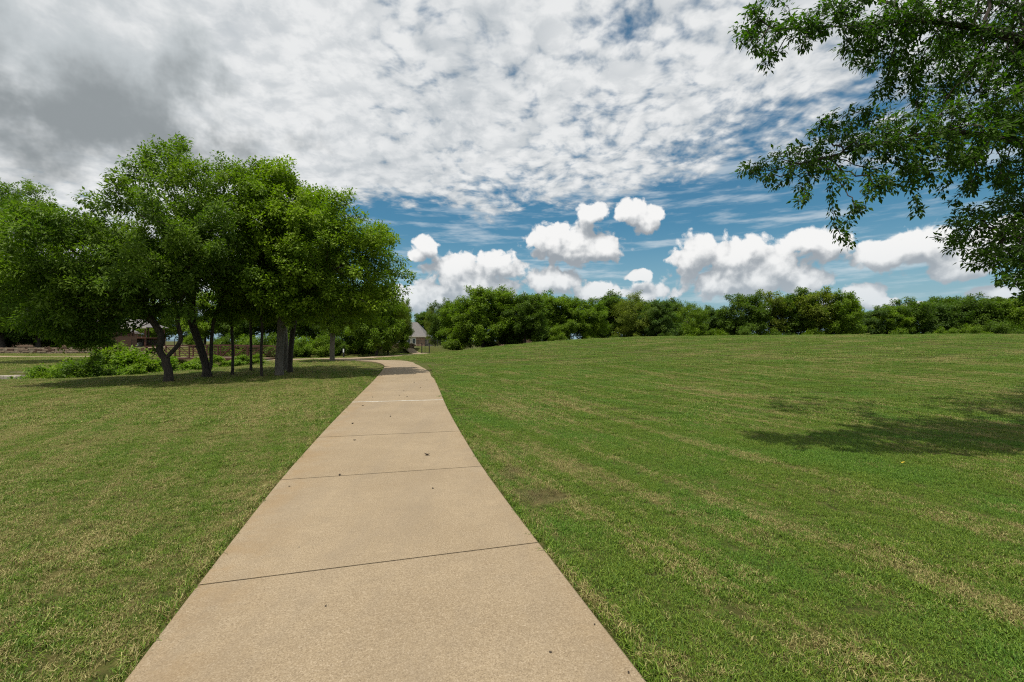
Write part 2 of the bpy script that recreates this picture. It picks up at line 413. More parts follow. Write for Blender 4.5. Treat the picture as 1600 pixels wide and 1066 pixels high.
broom = noise(t, comb(t, x_ * 2.0 + y_ * 0.6, y_ * 26.0 - x_ * 7.0), 2.0, 3, 0.6)
c = mixc(t, broom.ss(0.40, 0.62, 0.16, 0.0), c, (0.17, 0.13, 0.085))
tone = S(t, t.nodes.new('ShaderNodeObjectInfo').outputs['Random'])
c = mixc(t, tone * 0.26, c, (0.215, 0.168, 0.115))
t.links.new(c, p.inputs['Base Color']); p.inputs['Roughness'].default_value = 0.85; p.inputs['Specular IOR Level'].default_value = 0.25
bump(t, grit * 0.6 + grit2 * 0.6 + mid * 1.5, p, 0.35, 0.006)
m_joint = simple('joint_dirt', (0.030, 0.024, 0.016), 0.95, 0.4, 8)
m_seal = simple('joint_sealant', (0.50, 0.48, 0.42), 0.7, 0.3, 9)
m_rust = simple('weathering_steel', (0.082, 0.029, 0.019), 0.65, 0.35, 6)
m_deck = simple('deck_wood', (0.16, 0.10, 0.065), 0.8, 0.3, 4)
m_black = simple('black_iron', (0.012, 0.012, 0.013), 0.5, 0.3, 5)
m_white = simple('white_paint', (0.72, 0.72, 0.70), 0.5, 0.06, 3)
m_trim = simple('cream_trim', (0.52, 0.47, 0.38), 0.6, 0.08, 3)
m_shingle = simple('grey_shingle', (0.135, 0.125, 0.118), 0.9, 0.3, 9)
m_redwood = simple('red_stained_wood', (0.12, 0.042, 0.024), 0.7, 0.25, 4)
m_fencewood = simple('brown_fence_wood', (0.075, 0.040, 0.025), 0.85, 0.35, 7)
m_grey_wood = simple('grey_wood', (0.17, 0.15, 0.13), 0.85, 0.25, 6)
m_dead = simple('dry_leaf', (0.040, 0.026, 0.015), 0.8, 0.3, 20)
m_yellow = simple('yellow_leaf', (0.62, 0.45, 0.02), 0.6, 0.1, 20)
m_stone = simple('culvert_concrete', (0.34, 0.30, 0.25), 0.9, 0.2, 4)
m_rock = simple('wall_stone', (0.17, 0.12, 0.08), 0.9, 0.5, 1.3)
m_glass, t, p, o = mat('window_glass'); p.inputs['Base Color'].default_value = (0.03, 0.045, 0.055, 1); p.inputs['Roughness'].default_value = 0.08
m_brick, t, p, o = mat('brick'); bt = t.nodes.new('ShaderNodeTexBrick'); pos = geo_pos(t); x, y, z = sepxyz(t, pos)
t.links.new(comb(t, x + y, z), bt.inputs['Vector']); bt.inputs['Scale'].default_value = 4.4
bt.inputs['Color1'].default_value = (.30, .18, .12, 1); bt.inputs['Color2'].default_value = (.22, .125, .085, 1); bt.inputs['Mortar'].default_value = (.34, .30, .25, 1)
bt.inputs['Mortar Size'].default_value = 0.012; t.links.new(bt.outputs[0], p.inputs['Base Color']); p.inputs['Roughness'].default_value = 0.9

# ------------------------------------------------------------------ ground sheet
def axis(lo, hi, step, far, grow=1.35):
    a = list(np.arange(lo, hi + 1e-6, step)); s = step; q = hi
    while q < far: s *= grow; q += s; a.append(q)
    s = step; q = lo; pre = []
    while q > -far: s *= grow; q -= s; pre.append(q)
    return np.array(pre[::-1] + a)
gx, gy = axis(-62, 70, 0.5, 2500), axis(-4, 92, 0.5, 2500)
GX, GY = np.meshgrid(gx, gy); GZ = ground_z(GX, GY)
V = np.stack([GX.ravel(), GY.ravel(), GZ.ravel()], 1); nx, ny = len(gx), len(gy)
ii = (np.arange(ny - 1)[:, None] * nx + np.arange(nx - 1)[None, :]).ravel()
Fq = np.stack([ii, ii + 1, ii + nx + 1, ii + nx], 1)
ground = tag(obj('ground', new_mesh('ground', V, Fq, np.full(len(Fq), 4), m_ground, True)), 'wide mown park lawn rising to a low grassy mound', 'ground', kind='structure')

# ------------------------------------------------------------------ paths
def spline(pts, step=0.15):
    P = np.array(pts, float); Q = np.vstack([2 * P[0] - P[1], P, 2 * P[-1] - P[-2]]); out = []
    for i in range(1, len(Q) - 2):
        n = max(3, int(np.linalg.norm(Q[i + 1] - Q[i]) / step)); tt = np.linspace(0, 1, n, endpoint=False)[:, None]
        a, b, c_, d_ = Q[i - 1], Q[i], Q[i + 1], Q[i + 2]
        out.append(0.5 * ((2 * b) + (c_ - a) * tt + (2 * a - 5 * b + 4 * c_ - d_) * tt ** 2 + (3 * b - a - 3 * c_ + d_) * tt ** 3))
    return np.vstack(out + [P[-1:]])
def arclen(c): return np.concatenate([[0], np.cumsum(np.linalg.norm(np.diff(c, axis=0), axis=1))])
def frame(c):
    tng = np.gradient(c, axis=0); tng /= np.linalg.norm(tng, axis=1)[:, None]; return np.stack([tng[:, 1], -tng[:, 0]], 1)   # right-hand normal
def ribbon(name, c, nrm, hw, ztop, thick, matl, parent=None, bev=0.012, cross=7):
    """slab with eased long edges following the centreline c"""
    offs = np.concatenate([[-1, -1], np.linspace(-1 + bev / hw, 1 - bev / hw, cross), [1, 1]]); k_ = len(offs); n = len(c); vv = []; sd = []
    for j, of in enumerate(offs):
        P2 = c + nrm * (of * hw); z = ground_z(c[:, 0], c[:, 1]) + ztop
        z = z - (thick if j in (0, k_ - 1) else bev * 0.7 if j in (1, k_ - 2) else 0)
        vv.append(np.column_stack([P2, z])); sd.append(np.full(n, of))
    V = np.stack(vv, 1).reshape(-1, 3); sd = np.stack(sd, 1).ravel(); fs = []
    for i in range(n - 1):
        for j in range(k_ - 1): fs.append((i * k_ + j, i * k_ + j + 1, (i + 1) * k_ + j + 1, (i + 1) * k_ + j))
    fl = list(np.array(fs).ravel()); lt = [4] * len(fs)
    fl += list(range(k_)); lt.append(k_); fl += [(n - 1) * k_ + j for j in range(k_)][::-1]; lt.append(k_)
    me = new_mesh(name, V, fl, lt, matl); me.flip_normals()
    a = me.attributes.new('side', 'FLOAT', 'POINT'); a.data.foreach_set('value', np.ascontiguousarray(sd, np.float32))
    return obj(name, me, parent)
MAIN = [(1.75, -6.0), (0.83, -2.8), (0.02, 0.0), (-0.95, 3.39), (-1.57, 5.69), (-2.13, 8.04), (-2.63, 10.25), (-3.09, 12.4), (-4.30, 18.2), (-5.42, 23.4),
        (-6.45, 27.5), (-7.9, 31.5), (-10.0, 35.4), (-12.6, 38.6), (-15.6, 41.2)]
mc = spline(MAIN, 0.12); ms = arclen(mc); mn = frame(mc); HW = 1.215
def near_s(q): return ms[int(np.argmin(np.hypot(mc[:, 0] - q[0], mc[:, 1] - q[1])))]
js = [near_s(q) for q in ((-0.95, 3.39), (-1.57, 5.69), (-2.13, 8.04), (-2.63, 10.25), (-3.09, 12.4))]
joints = [0.3, js[0] - 2 * 2.4, js[0] - 2.4] + js
while joints[-1] + 2.4 < ms[-1] - 0.5: joints.append(joints[-1] + 2.4)
joints.append(ms[-1])
path = tag(ribbon('path', mc, mn, HW - 0.01, 0.016, 0.08, m_joint), 'tan concrete footpath curving away through the lawn', 'path', kind='structure')
SKEW = 0.0
def cut(s0, s1):
    s = np.arange(s0, s1, 0.25); s = np.array([s0, s1]) if len(s) < 2 else np.append(s, s1) if s1 - s[-1] > 0.05 else np.append(s[:-1], s1)
    return np.column_stack([np.interp(s, ms, mc[:, i]) for i in (0, 1)]), np.column_stack([np.interp(s, ms, mn[:, i]) for i in (0, 1)])
for i, (a, b) in enumerate(zip(joints[:-1], joints[1:])):
    gap = 0.010 if i < 4 else 0.007
    if abs(b - js[4]) < 1e-6: gb, ga_ = 0.030, gap
    elif abs(a - js[4]) < 1e-6: gb, ga_ = gap, 0.030
    else: gb = ga_ = gap
    c_, n_ = cut(a + ga_, b - gb)
    sl_ = ribbon('slab', c_, n_, HW, 0.036 + rng.uniform(-.002, .002), 0.07, m_conc, path)
c_, n_ = cut(js[4] - 0.029, js[4] + 0.029)
ribbon('joint_strip', c_, n_, HW - 0.01, 0.035, 0.03, m_seal, path, bev=0.003)['label'] = 'white sealant strip filling a wide joint'
CROSS = [(-21.4, 40.6), (-18.5, 41.4), (-15.2, 43.2), (-12.6, 48.0), (-11.3, 54.0), (-11.7, 59.0), (-15, 63.2), (-21, 66), (-30, 68)]
LEFTP = [(-75, 51.0), (-60, 48.5), (-48, 48.2), (-41, 47.0), (-36, 43.4), (-32.4, 41.2)]
LEFT2 = [(-37.5, 44.6), (-42, 50), (-47, 58), (-52, 68), (-56, 80)]
PATHS = [(mc, HW)]
for pts, hw, nm in ((CROSS, 1.15, 'concrete path from the bridge to the iron gate'), (LEFTP, 0.9, 'narrow pale path crossing the far meadow to the bridge'), (LEFT2, 0.9, 'pale path climbing from the bridge past the fenced deck')):
    c_ = spline(pts, 0.4); PATHS.append((c_, hw))
    tag(ribbon('path', c_, frame(c_), hw, 0.045 if nm.startswith('concrete') else 0.05 if 'narrow' in nm else 0.056, 0.1, m_conc, cross=3), nm, 'path', kind='structure')
def path_dist(x, y):
    d = np.full(x.shape, 1e9)
    for c_, hw in PATHS: d = np.minimum(d, seg_dist(x, y, c_[::4] if len(c_) > 40 else c_) - hw)
    return d

# ------------------------------------------------------------------ grass: tufts placed over the lawn
def tuft(size, n, h, w, flat=0.3):
    """a patch of n blades: bent three-point strips, some lying flat like clippings"""
    bx, by = rng.uniform(-size / 2, size / 2, (2, n)); a = rng.uniform(0, 2 * np.pi, n)
    L = h * rng.uniform(0.55, 1.25, n); lean = np.abs(rng.normal(0.55, 0.28, n)); fl = rng.random(n) < flat
    lean = np.where(fl, rng.uniform(1.25, 1.62, n), lean); z0 = np.where(fl, rng.uniform(0.25, 0.75, n) * h, 0.0)
    dirx, diry = np.cos(a), np.sin(a); sx, sy = -diry, dirx; ww = w * rng.uniform(0.6, 1.3, n)
    def pt(tl, lean_, wd, sgn):
        hx = L * tl * np.sin(lean_); hz = L * tl * np.cos(lean_)
        return np.stack([bx + dirx * hx + sx * wd * ww * sgn / 2, by + diry * hx + sy * wd * ww * sgn / 2, z0 + hz], 1)
    b0, b1 = pt(0, lean, 1, -1), pt(0, lean, 1, 1); m0, m1 = pt(.55, lean * .8, .8, -1), pt(.55, lean * .8, .8, 1); tp = pt(1, np.minimum(lean * 1.15, 1.66), 0, 0)
    V = np.stack([b0, b1, m1, m0, tp], 1).reshape(-1, 3); o = np.arange(n)[:, None] * 5
    q = np.concatenate([o + np.array([[0, 1, 2, 3]]), o + np.array([[3, 2, 4]])], 1)
    r = np.repeat(rng.random(n), 2)
    return new_mesh('grass_tuft', V, q.ravel(), np.tile([4, 3], n), m_grass, False, r)
def grass_set(name, label, tufts, pts, scl):
    pc = bpy.data.collections.new(name + '_tufts')
    for me in tufts: pc.objects.link(bpy.data.objects.new('grass_tuft', me))
    me = bpy.data.meshes.new(name); me.vertices.add(len(pts)); me.vertices.foreach_set('co', np.ascontiguousarray(pts, np.float32).ravel())
    for nm, val in (('rot', rng.uniform(0, 6.283, len(pts))), ('scl', scl), ('vtilt', rng.normal(0, .06, len(pts)))):
        a = me.attributes.new(nm, 'FLOAT', 'POINT'); a.data.foreach_set('value', np.ascontiguousarray(val, np.float32))
    a = me.attributes.new('pick', 'INT', 'POINT'); a.data.foreach_set('value', rng.integers(0, len(tufts), len(pts)).astype(np.int32))
    o = obj(name, me); t = bpy.data.node_groups.new(name, 'GeometryNodeTree')
    t.interface.new_socket('Geometry', in_out='INPUT', socket_type='NodeSocketGeometry'); t.interface.new_socket('Geometry', in_out='OUTPUT', socket_type='NodeSocketGeometry')
    i_, o_ = t.nodes.new('NodeGroupInput'), t.nodes.new('NodeGroupOutput')
    m2p = t.nodes.new('GeometryNodeMeshToPoints'); iop = t.nodes.new('GeometryNodeInstanceOnPoints'); ci = t.nodes.new('GeometryNodeCollectionInfo')
    ci.inputs[0].default_value = pc; ci.inputs['Separate Children'].default_value = True; ci.inputs['Reset Children'].default_value = True
    def named(nm, ty):
        n = t.nodes.new('GeometryNodeInputNamedAttribute'); n.data_type = ty; n.inputs[0].default_value = nm; return n.outputs[0]
    cx_ = t.nodes.new('ShaderNodeCombineXYZ'); t.links.new(named('rot', 'FLOAT'), cx_.inputs[2]); t.links.new(named('vtilt', 'FLOAT'), cx_.inputs[0])
    t.links.new(i_.outputs[0], m2p.inputs[0]); t.links.new(m2p.outputs[0], iop.inputs['Points']); t.links.new(ci.outputs[0], iop.inputs['Instance'])
    iop.inputs['Pick Instance'].default_value = True; t.links.new(named('pick', 'INT'), iop.inputs['Instance Index'])
    t.links.new(cx_.outputs[0], iop.inputs['Rotation']); t.links.new(named('scl', 'FLOAT'), iop.inputs['Scale']); t.links.new(iop.outputs[0], o_.inputs[0])
    md = o.modifiers.new('tufts', 'NODES'); md.node_group = t
    return tag(o, label, 'grass', kind='stuff')
def scatter(y0, y1, spacing, margin, edge):
    xs = []
    y = np.arange(y0, y1, spacing)
    for q in y:
        w = 1.18 * q + margin; x = np.arange(-w, w, spacing); xs.append(np.column_stack([x, np.full(len(x), q)]))
    P2 = np.vstack(xs) + rng.uniform(-.5, .5, (sum(map(len, xs)), 2)) * spacing
    P2 = P2[path_dist(P2[:, 0], P2[:, 1]) > edge]
    return P2
def lush(P2):
    """uneven growth: low-frequency lumps plus fine scatter"""
    x, y = P2[:, 0], P2[:, 1]; f = np.zeros(len(x))
    for k_ in range(14):
        a_ = rng.uniform(0, 6.28); w = rng.uniform(.5, 7.0); f += np.sin(w * (x * math.cos(a_) + y * math.sin(a_)) + rng.uniform(0, 6.28)) / 3.7
    return np.clip(1.05 + 0.16 * f + rng.normal(0, .12, len(x)), .82, 1.6)
def lift(P2, dz=0.0): return np.column_stack([P2, ground_z(P2[:, 0], P2[:, 1]) + dz])
near_t = [tuft(0.24, 520, 0.033, 0.0031, 0.24) for _ in range(7)]
P2 = scatter(1.2, 9.5, 0.155, 1.2, 0.135)
wr = np.minimum(np.hypot((P2[:, 0] - .30) / .34, (P2[:, 1] - 4.9) / .30), np.hypot((P2[:, 0] + .02) / .16, (P2[:, 1] - 5.75) / .35)); P2 = P2[(wr > 1) | (rng.random(len(P2)) < .45)]
grass_set('lawn_grass', 'short mown green and straw coloured grass beside the near path', near_t, lift(P2, -.004), lush(P2))
# tight small tufts right along the slab edges
edge_t = [tuft(0.09, 70, 0.052, 0.0042, 0.15) for _ in range(5)]
ss = np.arange(near_s((0, 0)), near_s((-6.4, 27)), 0.045); E = []
for sgn in (-1, 1):
    off = HW + 0.032 + rng.uniform(0, .085, len(ss))
    E.append(np.column_stack([np.interp(ss, ms, mc[:, i]) + np.interp(ss, ms, mn[:, i]) * off * sgn for i in (0, 1)]))
E = np.vstack(E)
grass_set('verge_grass', 'thin fringe of grass along the slab edges', edge_t, lift(E, -.004), rng.uniform(.6, 1.35, len(E)))
mid_t = [tuft(0.62, 900, 0.040, 0.0062, 0.28) for _ in range(6)]
P2 = scatter(9.2, 24, 0.36, 1.5, 0.33)
grass_set('lawn_grass', 'mown lawn grass in the middle of the park', mid_t, lift(P2, -.004), lush(P2))
far_t = [tuft(1.6, 1500, 0.045, 0.012, 0.30) for _ in range(6)]
P2 = scatter(23.5, 62, 0.92, 2.0, 0.85)
P2 = P2[seg_dist(P2[:, 0], P2[:, 1], CREEK) > 2.2]
grass_set('lawn_grass', 'mown lawn grass on the far mound and meadow', far_t, lift(P2, -.004), lush(P2))

# ------------------------------------------------------------------ trees
def grow(trunks, attr, step, kill, iters=140, jitter=0.25, lift_=0.05):
    """space colonisation: branches reach for the crown points; trunks is a list of polylines, later ones start on an earlier one"""
    pos, par = [], []
    for tr in trunks:
        tr = np.array(tr, float); c_ = spline(tr, step * 0.6) if len(tr) > 2 else tr
        if pos:
            pi = int(np.argmin(np.linalg.norm(np.array(pos) - c_[0], axis=1))); c_ = c_[1:]
        else: pi = -1
        for q in c_: pos.append(q); par.append(pi); pi = len(pos) - 1
    pos = list(map(np.array, pos)); A = attr.copy(); top = len(pos)
    NP = np.array(pos); start = max(1, int(0.35 * len(pos)))
    dd = np.linalg.norm(A[:, None, :] - NP[None, start:, :], axis=2); idx = dd.argmin(1) + start; dist = dd.min(1)
    seen = {}
    for it in range(iters):
        if len(A) == 0: break
        un, inv = np.unique(idx, return_inverse=True); dv = A - np.array(pos)[idx]; dv /= (np.linalg.norm(dv, axis=1)[:, None] + 1e-9)
        acc = np.zeros((len(un), 3)); np.add.at(acc, inv, dv)
        acc += rng.normal(0, jitter, acc.shape) * np.linalg.norm(acc, axis=1)[:, None]; acc[:, 2] += lift_ * np.linalg.norm(acc, axis=1)
        acc /= (np.linalg.norm(acc, axis=1)[:, None] + 1e-9)
        new, nid, drop = [], [], []
        for u_, a_ in zip(un, acc):
            seen[u_] = seen.get(u_, 0) + 1
            if seen[u_] > 4: drop.append(u_); continue
            q = pos[u_] + a_ * step * rng.uniform(.8, 1.15); new.append(q); par.append(int(u_)); nid.append(len(par) - 1)
        pos += new
        if new:
            NW = np.array(new); d2 = np.linalg.norm(A[:, None, :] - NW[None], axis=2); j = d2.argmin(1); m_ = d2.min(1)
            bt_ = m_ < dist; dist = np.where(bt_, m_, dist); idx = np.where(bt_, np.array(nid)[j], idx)
        keep = dist > kill
        if drop: keep &= ~np.isin(idx, drop)
        A, idx, dist = A[keep], idx[keep], dist[keep]
    return np.array(pos), np.array(par)
def radii(pos, par, base_r, tip_r=0.006):
    n = len(pos); r = np.zeros(n); kids = [[] for _ in range(n)]
    for i in range(n):
        if par[i] >= 0: kids[par[i]].append(i)
    for i in range(n - 1, -1, -1):
        r[i] = tip_r if not kids[i] else sum(r[k_] ** 2.2 for k_ in kids[i]) ** (1 / 2.2)
    k_ = math.log(base_r / tip_r) / max(1e-6, math.log(r[0] / tip_r)); r = tip_r * (r / tip_r) ** k_
    return r, kids
def limb_tube(pos, par, r, kids, chains, flare=0.0, sides=7):
    """one mesh from chains of node ids, each a tapered tube with shared rings"""
    V, Fs = [], []
    ang = np.linspace(0, 2 * np.pi, sides, endpoint=False)
    for ch in chains:
        if len(ch) < 2: continue
        P3 = pos[ch]; tg = np.gradient(P3, axis=0); tg /= np.linalg.norm(tg, axis=1)[:, None] + 1e-9
        ref = np.array([1., 0, 0]) if abs(tg[0][0]) < .9 else np.array([0, 1., 0]); o = len(V)
        for i, ni in enumerate(ch):
            ref = ref - tg[i] * ref.dot(tg[i]); ref /= np.linalg.norm(ref) + 1e-9; sd = np.cross(tg[i], ref)
            rr = r[ni] if i else min(r[ni], r[ch[1]] * 1.25) if par[ni] >= 0 else r[ni]
            for q, a_ in enumerate(ang):
                rad = rr
                if flare and P3[i][2] - pos[0][2] < 0.55:
                    rad *= 1 + flare * (1 - (P3[i][2] - pos[0][2]) / 0.55) ** 2 * (0.7 + 0.6 * math.sin(a_ * 3 + 1))
                V.append(P3[i] + (ref * math.cos(a_) + sd * math.sin(a_)) * rad)
        for i in range(len(ch) - 1):
            for q in range(sides):
                a_, b_ = o + i * sides + q, o + i * sides + (q + 1) % sides; Fs.append((a_, b_, b_ + sides, a_ + sides))
    return V, Fs
def chains_from(root, kids, r, minr):
    """split the subtree at root into continuous chains, thickest child first"""
    out, todo = [], [(None, root)]
    while todo:
        p_, n_ = todo.pop(); ch = ([p_] if p_ is not None else []) + [n_]
        while kids[n_]:
            ks = sorted(kids[n_], key=lambda q: -r[q]); nxt = ks[0]
            for q in ks[1:]:
                if r[q] >= minr: todo.append((n_, q))
            if r[nxt] < minr: break
            ch.append(nxt); n_ = nxt
        out.append(ch)
    return out
def leaf_mesh(name, P3, Dv, Nv, L, Wd, matl, fold=False):
    n = len(P3); Dv = Dv / (np.linalg.norm(Dv, axis=1)[:, None] + 1e-9); Sv = np.cross(Dv, Nv); Sv /= np.linalg.norm(Sv, axis=1)[:, None] + 1e-9
    Nn = np.cross(Sv, Dv); L = L[:, None]; Wd = Wd[:, None]
    b0 = P3; tp = P3 + Dv * L - Nn * L * 0.12; m1 = P3 + Dv * L * .42 + Sv * Wd / 2 + Nn * L * .05; m2 = P3 + Dv * L * .42 - Sv * Wd / 2 + Nn * L * .05
    rr = rng.random(n)
    if fold:
        mm = P3 + Dv * L * .5 - Nn * L * .05
        V = np.stack([b0, m1, tp, m2, mm], 1).reshape(-1, 3); o = np.arange(n)[:, None] * 5
        q = np.concatenate([o + np.array([[0, 1, 2, 4]]), o + np.array([[0, 4, 2, 3]])], 1); return new_mesh(name, V, q.ravel(), np.full(2 * n, 4), matl, False, np.repeat(rr, 2))
    V = np.stack([b0, m1, tp, m2], 1).reshape(-1, 3); q = np.arange(n * 4)
    return new_mesh(name, V, q, np.full(n, 4), matl, False, rr)
def crown_points(ells, nclump, per, rc, shell=0.5, bough=8):
    """points in clumps through the given ellipsoids (x,y,z,rx,ry,rz)"""
    E_ = np.array(ells, float); w = E_[:, 3] * E_[:, 4] * E_[:, 5]; pass
    nm = max(7, nclump // bough); pm = rng.choice(len(E_), nm, p=w / w.sum())          # boughs first, then clumps along each bough
    d_ = rng.normal(size=(nm, 3)); d_ /= np.linalg.norm(d_, axis=1)[:, None]; rad = rng.random(nm) ** (1 / (3 + 6 * shell))
    BM = E_[pm, :3] + d_ * rad[:, None] * E_[pm, 3:6] * 0.84
    own = rng.integers(0, nm, nclump); sz = E_[pm[own], 3:6].mean(1) * 0.30
    C_ = BM[own] + rng.normal(0, 1, (nclump, 3)) * sz[:, None] * np.array([1, 1, .7])
    rcs = rc * rng.uniform(.6, 1.3, nclump)
    Q = np.repeat(C_, per, 0) + rng.normal(0, 1, (nclump * per, 3)) * np.repeat(rcs, per)[:, None] * np.array([.62, .62, .42])
    q_ = (((Q[:, None, :] - E_[None, :, :3]) / (E_[None, :, 3:6] + 0.25)) ** 2).sum(2).min(1)      # keep the crown inside its outline
    return Q[q_ < 1.12]
def foliage(pos, par, r, kids, thr, nl, L, ratio, spread, centre, droop=0.25, up=0.7, fold=False, matl=None, name='crown', mask=None, pinn=False):
    tips = np.where(r < thr)[0]; tips = tips[par[tips] >= 0]
    if mask is not None: tips = tips[mask(pos[tips])]
    n = max(1, nl // max(1, len(tips))); T = np.repeat(tips, n); m = len(T)
    tt = rng.random(m)[:, None]; a, b = pos[par[T]], pos[T]; bd = b - a; bd /= np.linalg.norm(bd, axis=1)[:, None] + 1e-9
    lat = rng.normal(size=(m, 3)); lat -= bd * (lat * bd).sum(1)[:, None]; lat /= np.linalg.norm(lat, axis=1)[:, None] + 1e-9
    P3 = a + (b - a) * tt + lat * (spread * rng.random(m) ** .7)[:, None] + bd * rng.normal(0, spread * .4, m)[:, None]
    Dv = bd * 0.6 + lat * 0.9 + rng.normal(0, .35, (m, 3)); Dv[:, 2] -= droop
    outw = P3 - np.array(centre); outw /= np.linalg.norm(outw, axis=1)[:, None] + 1e-9
    Nv = outw * 0.55 + rng.normal(0, .36, (m, 3)); Nv[:, 2] += up * 1.15
    Ls = L * rng.uniform(.6, 1.3, m)
    return leaf_mesh(name, P3, Dv, Nv, Ls, Ls * ratio * rng.uniform(.8, 1.2, m), matl, fold)
tree_no = 0
def height_of(root):
    h = 0.0
    for ch in [q for q in bpy.data.objects if q.parent == root and q.name.startswith('crown')]:
        co = np.empty(len(ch.data.vertices) * 3, np.float32); ch.data.vertices.foreach_get('co', co); h = max(h, float(np.percentile(co[2::3], 99.6)))
    return h
def make_tree(name, label, loc, trunks, ells, base_r, leaf, nl, L, nclump=90, per=26, rc=0.75, step=0.26, ratio=0.5, spread=0.22, barkm=None, group=None, minr=0.008, thr=0.016, droop=0.25, limbs=True, shell=0.5, bough=7, flare=0.35, up=0.7):
    global rng, tree_no
    tree_no += 1; rng = np.random.default_rng(500 + tree_no)           # each tree keeps its own shape
    A = crown_points(ells, nclump, per, rc, shell, bough); A = A[A[:, 2] > (0.5 if base_r > 0.1 else 0.1)]
    pos, par = grow(trunks, A, step, step * 1.15)
    r, kids = radii(pos, par, base_r); barkm = barkm or m_bark
    root = empty(name, loc); tag(root, label, 'tree', group)
    # trunk chain: follow the thickest child
    main = [0]
    while kids[main[-1]]:
        nx_ = max(kids[main[-1]], key=lambda q: r[q])
        if r[nx_] < base_r * 0.22: break
        main.append(nx_)
    V, Fs = limb_tube(pos, par, r, kids, [main], flare, 12)
    obj('trunk', new_mesh('trunk', V, np.array(Fs).ravel(), [4] * len(Fs), barkm, True), root)
    ms_ = set(main); rest = []
    for n_ in main:
        for q in kids[n_]:
            if q in ms_: continue
            ch = [[n_] + c_ if c_[0] == q else c_ for c_ in chains_from(q, kids, r, minr)]
            if limbs and r[q] > base_r * 0.16:
                V, Fs = limb_tube(pos, par, r, kids, ch, 0, 6)
                if Fs: obj('limb', new_mesh('limb', V, np.array(Fs).ravel(), [4] * len(Fs), barkm, True), root)
            else: rest += ch
    tipc = [c_ for n_ in [main[-1]] for q in kids[n_] for c_ in chains_from(q, kids, r, minr)]
    V, Fs = limb_tube(pos, par, r, kids, rest, 0, 5)
    E_ = np.array(ells); cen = (E_[:, :3] * (E_[:, 3] ** 2)[:, None]).sum(0) / (E_[:, 3] ** 2).sum(); cen[2] -= 1.0
    if Fs: tag(obj('branch_wood', new_mesh('branch_wood', V, np.array(Fs).ravel(), [4] * len(Fs), barkm, True), root), kind='stuff')
    cme = foliage(pos, par, r, kids, thr, nl, L, ratio, spread, cen, droop, up, matl=leaf)
    tag(obj('crown', cme, root), kind='stuff')
    return root
def copy_tree(src, loc, rz=0.0, scale=(1, 1, 1), label=None, group=None, leaf=None):
    e = src.copy(); col.objects.link(e); e.location = loc; e.rotation_euler = (0, 0, rz); e.scale = scale
    if label: e['label'] = label
    if group: e['group'] = group
    for ch in [q for q in bpy.data.objects if q.parent == src]:
        c_ = ch.copy(); col.objects.link(c_); c_.parent = e
        if leaf and ch.name.startswith('crown'):
            c_.material_slots[0].link = 'OBJECT'; c_.material_slots[0].material = leaf
    return e
def spot(px, Y): x = at(px, Y); return (x, Y, gz(x, Y) - 0.03)

GL = 'grove between lawn and creek'
# forked dark tree in front of the grove
T1 = make_tree('shade_tree', 'forked dark trunk tree with low crown drooping beside the creek bushes', spot(263, 18.7),
    [[(0, 0, 0), (0, 0, .5), (-.1, 0, .95), (.32, 0, 1.45), (.48, .05, 1.8), (.3, .1, 2.5), (.1, .2, 3.4), (-.2, .3, 5.2)],
     [(-.08, 0, .9), (-.33, -.05, 1.35), (-.22, -.1, 1.95), (-.7, -.2, 2.8), (-1.6, -.3, 4.0)], [(.3, .1, 2.5), (.9, -.4, 3.6), (1.4, -.6, 4.8)]],
    [(-.6, 0, 6.2, 4.0, 3.8, 3.2), (-3.0, -.2, 4.0, 2.4, 2.8, 2.2), (-2.6, -.4, 2.7, 2.1, 2.0, .9), (1.2, -.3, 4.2, 2.3, 2.5, 1.6), (-4.2, 0, 6.6, 1.5, 1.5, .6)], 0.155, M_LEAF['grove'], 90000, 0.14, nclump=150, per=26, rc=.6, ratio=.46, spread=.26, group=GL)
T2 = make_tree('shade_tree', 'tall tree with two dark leaning trunks behind the forked tree', spot(318, 21.0),
    [[(.15, 0, 0), (.1, 0, .6), (-.2, 0, 1.6), (-.55, 0, 2.8), (-.5, .1, 4.4), (0, .2, 6)], [(.18, 0, .12), (.34, 0, .6), (.36, 0, 1.5), (.45, .1, 2.8), (.9, .3, 4.2)]],
    [(.6, 0, 7.0, 4.1, 3.6, 3.3), (-.8, -.4, 4.8, 2.6, 2.4, 1.6), (2.0, .2, 5.0, 2.4, 2.4, 1.6)], 0.18, M_LEAF['mid'], 80000, 0.13, nclump=140, rc=.6, spread=.26, ratio=.5, group=GL)
T6 = make_tree('shade_tree', 'broad bright green tree with stout grey flared trunk at the lawn edge', spot(436, 21.7),
    [[(0, 0, 0), (0, 0, .7), (.08, 0, 1.8), (.15, 0, 3.2), (.5, 0, 5.2), (.9, 0, 6.8)], [(.12, 0, 2.6), (.9, -.1, 3.8), (2.4, -.2, 5.0)]],
    [(1.2, 0, 6.2, 3.4, 3.2, 3.6), (3.4, 0, 6.6, 2.1, 2.2, 1.9), (4.0, -.2, 5.0, 2.2, 2.3, 2.2), (4.2, 0, 3.7, 1.8, 2.0, 1.3), (.2, -.5, 4.0, 2.5, 2.4, 1.5)], 0.175, M_LEAF['lime'], 96000, 0.125, nclump=200, rc=.58, spread=.25, ratio=.62, barkm=m_bark_grey, group=GL)
T8 = make_tree('shade_tree', 'slender dark trunk tree just behind the stout grey trunk', spot(453, 23.9),
    [[(0, 0, 0), (.02, 0, .8), (.15, 0, 2.2), (.5, 0, 4.4), (1.2, 0, 6.8)]],
    [(.5, -.4, 6.8, 2.2, 2.0, 3.0), (.2, -.2, 5.0, 2.0, 1.8, 1.8)], 0.125, M_LEAF['olive'], 50000, 0.11, nclump=90, ratio=.5, group=GL)
